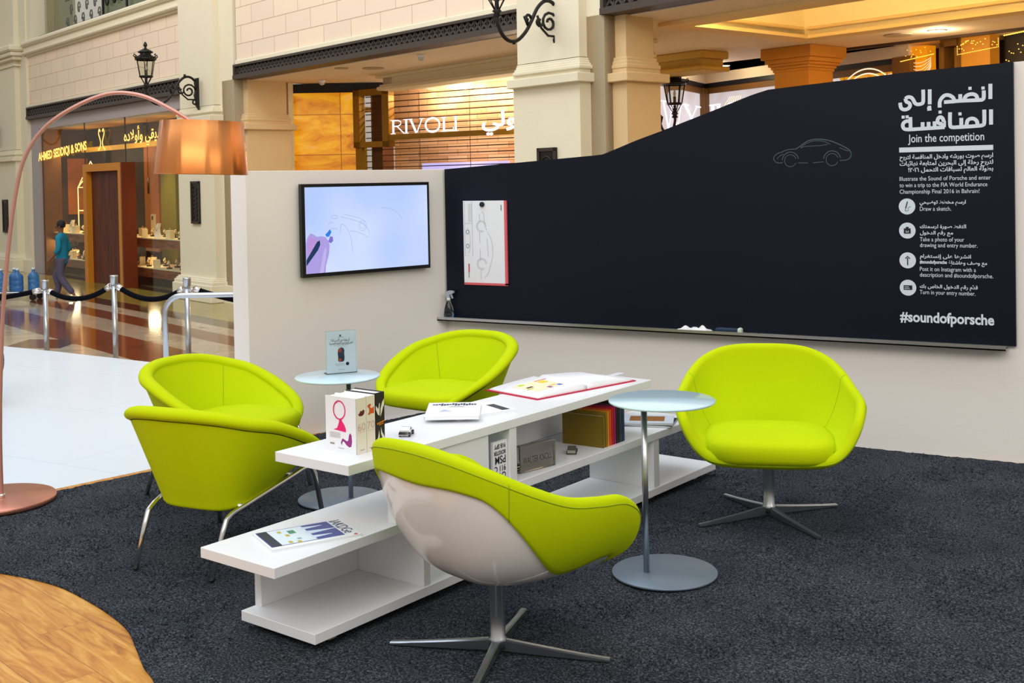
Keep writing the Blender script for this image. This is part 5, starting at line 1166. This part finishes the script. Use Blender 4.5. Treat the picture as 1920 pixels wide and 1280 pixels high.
OM = Matrix.Translation((-9.246, 8.953, 0)) @ Matrix.Rotation(math.atan2(.608, .969), 4, 'Z')
struct('wall_far', MB().box(-.8, 1.15, 0, .2, MF, 3.28), on.m, OM)
struct('wall_far', MB().box(-.8, 1.75, -.04, .3, 3.27, 3.43), mat('black_fascia', (14, 16, 22), .5), OM)
# roller grille shop front beside it
RM = Matrix.Translation((-8.277, 9.561, 0)) @ Matrix.Rotation(-.085, 4, 'Z')
bz = mat('olive_bronze', (142, 104, 14), .45, metal=.3)
b = MB().box(0, .15, -.1, .05, 2.27, 3.30).box(.69, .845, -.1, .05, 2.27, 3.30).box(0, .845, -.1, .05, 3.19, 3.30).box(0, .845, -.1, .05, 2.27, 2.37).box(.82, 5.2, -.1, .02, 2.385, 2.475).box(0, .14, -.05, .1, MF, 2.27)
struct('window_5', b, bz, RM)
gr_ = thing('roller_grille', 'closed horizontal bar roller grille across the shop with white letters', 'shutter'); gr_.matrix_world = RM
b = MB(); z = -.3
while z < 3.25: b.box(.16, 5.2, .055, .075, z, z + .016); z += .105
k = .3
while k < 5.2:
    b.box(k, k + .004, .06, .07, -.3, 3.2); k += 1.1
b.build('bars', mat('grille_brown', (70, 44, 30), .4, metal=.5), gr_)
pw = NT('peach_brick_wall', .4); bk = pw.n('ShaderNodeTexBrick'); sxx = pw.n('ShaderNodeSeparateXYZ'); cxx = pw.n('ShaderNodeCombineXYZ'); pw.l(pw.tc.outputs['Object'], sxx.inputs[0]); pw.l(sxx.outputs[0], cxx.inputs[0]); pw.l(sxx.outputs[2], cxx.inputs[1]); pw.l(cxx.outputs[0], bk.inputs['Vector'])
bk.inputs['Scale'].default_value = 1; bk.inputs['Brick Width'].default_value = .45; bk.inputs['Row Height'].default_value = .105; bk.inputs['Mortar Size'].default_value = .006; bk.inputs['Color1'].default_value = lin((240, 204, 170)); bk.inputs['Color2'].default_value = lin((216, 168, 128)); bk.inputs['Mortar'].default_value = lin((180, 130, 92)); pw.l(bk.outputs['Color'], pw.b.inputs['Base Color'])
struct('wall_far', MB().box(.1, 5.4, .9, 1.0, MF, 3.5), pw.m, RM)
struct('wall_far', MB().box(.16, .42, .2, .5, MF, 3.3), mat('brown_post', (96, 56, 24), .5), RM)
for k in range(4): spot('shopfront_spot', 1.3 + .75 * k, .55, 3.15, 20, (1, .80, .52), .05, RM)
spot('shop_inside_lamp', 2.2, .5, 1.6, 20, (1, .82, .62), .3, RM)
SER = {'I': ([[(.5, 0), (.5, 1)]], [.5], .30), 'V': ([[(.12, 1), (.46, 0)], [(.50, 0), (.84, 1)]], [], .95), 'X': ([[(.10, 1), (.86, 0)], [(.14, 0), (.80, 1)]], [.12, .86], .95),
       'L': ([[(.18, 0), (.18, 1)], [(.18, .03), (.72, .03), (.74, .25)]], [.18], .72), 'R': ([[(.18, 0), (.18, 1)], [(.18, .96), (.5, .97), (.66, .86), (.66, .68), (.5, .56), (.18, .54)], [(.42, .54), (.84, .02)]], [.18], .84),
       'O': ([[(.5 + .42 * math.cos(R(a)), .5 + .50 * math.sin(R(a))) for a in range(0, 361, 15)]], [], 1.0), 'W': ([[(.08, 1), (.32, 0)], [(.34, 0), (.56, 1)], [(.56, 1), (.78, 0)], [(.80, 0), (1.02, 1)]], [], 1.15)}
def serif(word, x, z, h, m, parent, y=-.12, wid=None, thick=.19):
    tot = sum(SER[c][2] for c in word); kx = h * .92 if wid is None else wid / tot
    for c in word:
        st_, bars, w = SER[c]; b = MB()
        if c == 'I': x -= kx * .35
        for i, P in enumerate(st_):
            th_ = h * (thick if i == 0 or c == 'W' and i == 2 else thick * .45)
            if c == 'O': th_ = h * thick * .75
            b.ribbon([(x + px * kx, z + pz * h) for px, pz in P], th_, M=Matrix.Translation((0, y - .002 * i, 0)))
        for bx in bars:
            for zz in (0, 1): b.ribbon([(x + (bx - .16) * kx, z + zz * h), (x + (bx + .16) * kx, z + zz * h)], h * .05, M=Matrix.Translation((0, y - .008, 0)))
        if c in 'VWX':
            for bx in ((.12, .84) if c != 'W' else (.08, 1.02)): b.ribbon([(x + (bx - .16) * kx, z + h), (x + (bx + .16) * kx, z + h)], h * .05, M=Matrix.Translation((0, y - .010, 0)))
        b.build('sign_letter', m, parent); x += w * kx + (kx * .35 if c == 'I' else 0)
lt = mat('white_sign_light', (250, 246, 255), .4, emit=(236, 232, 255), estr=1.15)
rs = thing('shop_sign', 'white illuminated letters RIVOLI standing on the bronze beam', 'sign'); rs.matrix_world = RM
serif('RIVOLI', .90, 2.485, .235, lt, rs, wid=1.50)
rs = thing('shop_sign', 'white illuminated Arabic shop name on the bronze beam beside the pier', 'sign'); rs.matrix_world = RM
text('ريفولي', .34, 'sign_letters', lt, rs, Matrix.Translation((4.15, -.12, 2.53)), 1.26, .008, 'RIGHT', .001, True)
sf = thing('shop_screen', 'pale violet lit strip low behind the roller grille', 'screen'); sf.matrix_world = RM @ LT(1.0, .6, 1.84)
MB().box(0, 1.9, 0, .03, 0, .13).build('panel', mat('violet_light', (180, 176, 232), .4, emit=(170, 168, 232), estr=.9), sf)
# far right shops
def seg(Pa, Pb): a = math.atan2(Pb[1] - Pa[1], Pb[0] - Pa[0]); return Matrix.Translation((Pa[0], Pa[1], 0)) @ Matrix.Rotation(a, 4, 'Z')
blackf = MATS['black_fascia']; brownf = mat('brown_bronze_fascia', (112, 76, 28), .5)
litw = NT('backlit_white_graphic', .4); nz = litw.n('ShaderNodeTexNoise', n2=1.3, n3=3.); litw.l(litw.tc.outputs['Object'], nz.inputs['Vector']); r_ = litw.ramp(nz.outputs[0], [(.35, lin((206, 186, 184))), (.65, lin((232, 226, 232)))]); litw.l(r_.outputs[0], litw.b.inputs['Emission Color']); litw.b.inputs['Emission Strength'].default_value = .80; litw.b.inputs['Base Color'].default_value = lin((90, 84, 84))
LM = seg((-2.5, 8.8), (-2.77, 12.41)); R1 = seg((-2.77, 12.41), (1.16, 10.0)); R2 = seg((1.16, 10.0), (4.6, 8.2))
# the left window faces right: its room side is local -y
for MM, xx0, xx1 in ((LM, .5, 3.62), (R1, 0, 4.72)):
    struct('wall_far', MB().box(xx0, xx1, -.05, .3, 3.27, CZ - .002), ceiling_paint, MM); struct('wall_far', MB().box(xx0, xx1, -.04, .3, 3.19, 3.27), blackf, MM); struct('wall_far', MB().box(xx0, xx1, -.02, .3, 3.09, 3.19), brownf, MM)
struct('window_6', MB().box(.5, 3.45, .02, .1, .5, 3.09), litw.m, LM); struct('trim_11', MB().box(3.42, 3.62, -.06, .1, MF, 3.19), brownf, LM)
struct('window_7', MB().box(.12, 3.3, .02, .1, .5, 3.09), litw.m, R1); struct('window_8', MB().box(3.3, 4.46, .02, .1, .5, 3.09), on.m, R1); struct('trim_12', MB().box(-.02, .12, -.06, .1, MF, 3.19).box(4.46, 4.78, -.1, .2, MF, 3.27), brownf, R1)
ln = mat('gold_line_print', (240, 226, 190), .4, emit=(250, 240, 210), estr=.9)
rn = thing('shop_numerals', 'large white Roman numerals on the lit window above the sloping board', 'sign'); rn.matrix_world = LM
serif('WX', 1.15, 2.42, .42, lt, rn, y=-.05, wid=2.0)
rn = thing('shop_numerals', 'white Roman numerals on the lit window right of the window corner', 'sign'); rn.matrix_world = R1
serif('IVIV', .22, 2.42, .46, lt, rn, y=-.05, wid=1.35)
dl = thing('window_drawing', 'thin pale clock drawing lines on the amber window right of the column', 'decoration'); dl.matrix_world = R1
b = MB(); T = Matrix.Translation((0, -.03, 0))
for cx, cz, r in ((3.9, 2.55, .55), (3.9, 2.55, .62), (3.35, 2.98, .06), (4.4, 2.6, .45)): b.ribbon([(cx + r * math.cos(R(a)), cz + r * math.sin(R(a))) for a in range(10, 176, 6)], .02, M=T)
for a in (60, 75, 90, 105): b.ribbon([(3.9 + .5 * math.cos(R(a)), 2.5 + .45 * math.sin(R(a))), (3.9 + .58 * math.cos(R(a)), 2.5 + .55 * math.sin(R(a)))], .02, M=T)
b.build('line_drawing', ln, dl)
dl = thing('window_drawing', 'thin white fan of lines on the lit window behind the board shoulder', 'decoration'); dl.matrix_world = R1
b = MB()
for k in range(7): b.ribbon([(.2 + .09 * k, 2.45), (.75 + .05 * k, 3.0)], .010, M=T)
b.ribbon([(1.2, 2.95), (1.55, 2.75), (1.7, 2.9)], .012, M=T); b.build('line_drawing', ln, dl)
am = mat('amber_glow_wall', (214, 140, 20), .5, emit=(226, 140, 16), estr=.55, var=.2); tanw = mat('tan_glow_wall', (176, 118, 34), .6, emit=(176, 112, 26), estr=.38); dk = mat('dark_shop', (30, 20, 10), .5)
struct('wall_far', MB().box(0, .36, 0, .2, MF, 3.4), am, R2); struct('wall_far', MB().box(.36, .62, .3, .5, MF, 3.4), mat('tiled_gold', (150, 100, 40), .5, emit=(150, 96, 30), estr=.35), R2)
struct('wall_far', MB().box(.58, .66, -.02, .2, MF, 3.4).box(.86, .92, -.02, .2, MF, 3.44).box(.6, .9, -.02, .2, 3.34, 3.44), brownf, R2); struct('door_2', MB().box(.66, .86, .3, .4, MF, 3.2), mat('door_brown', (86, 46, 14), .5), R2)
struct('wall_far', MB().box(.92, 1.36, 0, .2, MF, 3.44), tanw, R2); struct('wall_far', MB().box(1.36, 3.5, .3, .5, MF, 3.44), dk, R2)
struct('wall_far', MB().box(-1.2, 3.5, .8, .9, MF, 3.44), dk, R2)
ls = thing('light_string', 'rectangular garland of tiny golden lights hanging above the board right end', 'lights'); ls.matrix_world = R2
glow = mat('fairy_light', (255, 220, 120), .4, emit=(255, 196, 70), estr=2.2)
b = MB(); rnd = random.Random(8)
def dot(x, z, r=.004, y=-.12): b.box(x - r, x + r, y - r, y + r, z - r, z + r)
for k in range(26): dot(.95 + .62 * k / 25, 3.20 + .04 * k / 25)
for k in range(6): dot(.95, 3.20 + .022 * k); dot(1.57, 3.24 + .022 * k)
for k in range(26): dot(rnd.uniform(.97, 1.55), rnd.uniform(3.24, 3.37), .0045)
for k in range(14): dot(1.66 + .03 * k, 3.375 + .002 * k, .007)
for k in range(26): dot(.02 + .55 * k / 25, 3.20 + .05 * k / 25, .0045)
for k in range(14): dot(rnd.uniform(.1, .6), rnd.uniform(3.22, 3.36), .004)
for k in range(16): dot(1.45 + rnd.uniform(0, .5), rnd.uniform(3.05, 3.34), .005, .2)
o = b.build('lamps', glow, ls); o['kind'] = 'stuff'
sw = thing('window_drawing', 'swagged pale thread lines hanging on the amber wall beyond the board', 'decoration'); sw.matrix_world = R2
b = MB()
for k in range(7): b.ribbon([(.04 + .42 * u / 8, 3.22 - .02 * k - (.06 + .03 * k) * (1 - (u / 4 - 1) ** 2)) for u in range(9)], .006, M=Matrix.Translation((0, -.03, 0)))
b.build('threads', ln, sw)
spot('arcade_fill', 6.5, 3.0, 2.6, 70, (1, .80, .56), .5); spot('arcade_fill', 13.5, 5.4, 1.6, 50, (1, .60, .26), .6); spot('arcade_fill', 9.9, 7.5, 2.4, 60, (1, .66, .34), .6)  # unseen point lights added to warm the arcade ceiling and walls
# ---- person walking and the water trolley
def skin(name, J, E, m, parent, sub=2):
    me = bpy.data.meshes.new(name); me.from_pydata([j[0] for j in J], E, []); o = bpy.data.objects.new(name, me); C.objects.link(o); o.parent = parent
    md = o.modifiers.new('skin', 'SKIN'); md.use_smooth_shade = True; md.branch_smoothing = .6
    for i, j in enumerate(J):
        v = me.skin_vertices[0].data[i]; v.radius = j[1] if isinstance(j[1], tuple) else (j[1], j[1]); v.use_root = (i == 0)
    s_ = o.modifiers.new('sub', 'SUBSURF'); s_.levels = sub; s_.render_levels = sub; me.materials.append(m)
    return o
pr = thing('person', 'person in a teal shirt and grey trousers walking left past the jewellery shop', 'person'); k = 1.44 / 1.75
pr.matrix_world = Matrix.Translation((-13.43, 7.26, MF)) @ Matrix.Rotation(math.atan2(-.50, -.86) - PI / 2, 4, 'Z') @ Matrix.Scale(k, 4)
sk_ = mat('brown_skin', (122, 78, 54), .6)
# joints: x right, y forward
J = [((0, 0, .93), (.13, .10)), ((0, .01, 1.12), (.12, .09)), ((0, .0, 1.34), (.16, .10)), ((0, .01, 1.46), (.06, .06)), ((0, .02, 1.52), (.05, .055)), ((0, .03, 1.60), (.075, .09)), ((0, .025, 1.69), (.072, .09)), ((0, .01, 1.735), (.04, .05)),
     ((.10, .0, .88), .085), ((.10, .20, .50), .06), ((.10, .12, .30), .055), ((.10, .20, .10), .036), ((.10, .26, .045), .035), ((.10, .38, .03), .03),
     ((-.10, .0, .88), .085), ((-.10, .02, .50), .06), ((-.10, -.12, .30), .052), ((-.10, -.28, .11), .036), ((-.10, -.30, .05), .032), ((-.10, -.19, .03), .03),
     ((.19, 0, 1.38), .055), ((.24, -.06, 1.12), .042), ((.25, .04, .90), .032), ((.25, .08, .83), (.022, .036)),
     ((-.19, 0, 1.38), .055), ((-.24, -.02, 1.12), .042), ((-.25, .14, .94), .032), ((-.25, .19, .88), (.022, .036))]
E_ = [(0, 1), (1, 2), (2, 3), (3, 4), (4, 5), (5, 6), (6, 7), (0, 8), (8, 9), (9, 10), (10, 11), (11, 12), (12, 13), (0, 14), (14, 15), (15, 16), (16, 17), (17, 18), (18, 19), (2, 20), (20, 21), (21, 22), (22, 23), (2, 24), (24, 25), (25, 26), (26, 27)]
for base, sx_ in ((23, .25), (27, -.25)):
    bx, by, bz_ = J[base][0]
    for q in range(4):
        i0 = len(J); a = (q - 1.5) * .018; J.append(((bx, by + a + .004, bz_ - .045), .009)); J.append(((bx, by + a + .012, bz_ - .085 + .008 * abs(q - 1.5)), .007)); E_ += [(base, i0), (i0, i0 + 1)]
    i0 = len(J); J.append(((bx, by + .045, bz_ - .02), .009)); J.append(((bx, by + .060, bz_ - .055), .008)); E_ += [(base, i0), (i0, i0 + 1)]
skin('body', J, E_, sk_, pr)
hd_ = MB(); hd_.lathe([(0, .12), (.045, .112), (.082, .08), (.096, .03), (.093, -.02), (.080, -.05), (.0, -.05)], 20, M=Matrix.Translation((0, .004, 1.66))); hd_.build('hair', mat('black_hair', (14, 11, 12), .7), pr)
fc = MB(); fc.tube([(0, .115, 1.635), (0, .138, 1.60), (0, .118, 1.59)], [.010, .014, .010], 8); fc.build('nose', sk_, pr)
for s_ in (-1, 1):
    MB().lathe([(0, -.012), (.010, -.006), (.012, 0), (.010, .006), (0, .012)], 10, M=Matrix.Translation((s_ * .032, .112, 1.628))).build('eye', mat('eye_dark', (30, 22, 20), .3), pr)
    MB().lathe([(0, -.030), (.014, -.02), (.018, .0), (.014, .02), (0, .030)], 10, M=Matrix.Translation((s_ * .088, .01, 1.62))).build('ear', sk_, pr)
MB().tube([(-.022, .112, 1.565), (0, .118, 1.563), (.022, .112, 1.565)], .006, 6).build('mouth', mat('lip', (110, 56, 46), .6), pr)
JS = [((0, 0, .74), (.17, .14)), ((0, .01, 1.08), (.165, .135)), ((0, 0, 1.40), (.175, .135)), ((0, .005, 1.54), (.075, .080)), ((.20, 0, 1.38), .075), ((.245, -.06, 1.14), .060), ((.252, -.03, 1.03), .056), ((-.20, 0, 1.38), .075), ((-.245, -.02, 1.14), .060), ((-.252, .06, 1.03), .056)]
skin('shirt', JS, [(0, 1), (1, 2), (2, 3), (2, 4), (4, 5), (5, 6), (2, 7), (7, 8), (8, 9)], mat('teal_shirt', (14, 120, 150), .85, bump=.3, bscale=25), pr)
JT = [((0, 0, 1.02), (.145, .115)), ((.10, .01, .84), .105), ((.10, .20, .50), .085), ((.10, .13, .30), .078), ((.10, .19, .10), .075), ((-.10, .01, .84), .105), ((-.10, .02, .50), .085), ((-.10, -.12, .30), .078), ((-.10, -.27, .12), .072)]
skin('trousers', JT, [(0, 1), (1, 2), (2, 3), (3, 4), (0, 5), (5, 6), (6, 7), (7, 8)], mat('grey_trousers', (82, 78, 98), .9, bump=.3, bscale=25), pr)
for x, y in ((.10, .30), (-.10, -.24)): MB().prism([(y - .11, 0), (y + .14, 0), (y + .14, .03), (y + .06, .07), (y - .09, .08), (y - .12, .04)], x - .045, x + .045, 'x').build('shoe', mat('pale_shoe', (190, 176, 150), .7), pr)
ct = thing('hand_trolley', 'flat silver hand trolley carrying water bottles at the left', 'trolley'); CM = Matrix.Translation((-14.12, 6.81, MF)) @ Matrix.Rotation(math.atan2(.507, .862), 4, 'Z'); ct.matrix_world = CM
MB().box(-.45, .42, -.22, .22, .13, .16, c=.008).build('platform', satin_steel, ct)
MB().tube([(-.45, -.18, .15), (-.46, -.18, .60), (-.44, -.10, .74), (-.42, 0, .78), (-.44, .10, .74), (-.46, .18, .60), (-.45, .18, .15)], .014, 8).tube([(-.45, -.18, .40), (-.45, .18, .40)], .010, 8).build('handle', satin_steel, ct)
for x in (-.36, .34):
    for y in (-.16, .16): MB().cyl(0, 0, -.02, .02, .058, 20, M=Matrix.Translation((x, y, .058)) @ Matrix.Rotation(R(90), 4, 'X')).box(x - .02, x + .02, y - .024, y + .024, .05, .13).build('wheel', black_plastic, ct)
blue = mat('blue_bottle_plastic', (86, 150, 214), .1, trans=.6, ior=1.35)
def bottle_(label, x, y, first=[]):
    M = CM @ LT(x, y, .161)
    if first: return dup(first[0], M, label)
    o = thing('water_bottle', label, 'bottle'); o.matrix_world = M; first.append(o)
    MB().lathe([(0, 0), (.095, .005), (.10, .02), (.10, .10), (.094, .11), (.10, .12), (.10, .20), (.094, .21), (.10, .22), (.10, .27), (.085, .31), (.04, .34), (.028, .36), (.028, .41), (0, .41)], 24).build('bottle', blue, o)
    MB().cyl(0, 0, .39, .425, .032, 16).build('cap', mat('bottle_cap', (206, 224, 236), .4), o)
for lab, x, y in (('blue water bottle nearest the trolley handle', -.27, -.09), ('second blue water bottle from the trolley handle, at the back', -.10, .10), ('blue water bottle in the middle of the trolley front', .04, -.09), ('blue water bottle at the trolley end near the walking person', .27, .06)): bottle_(lab, x, y)
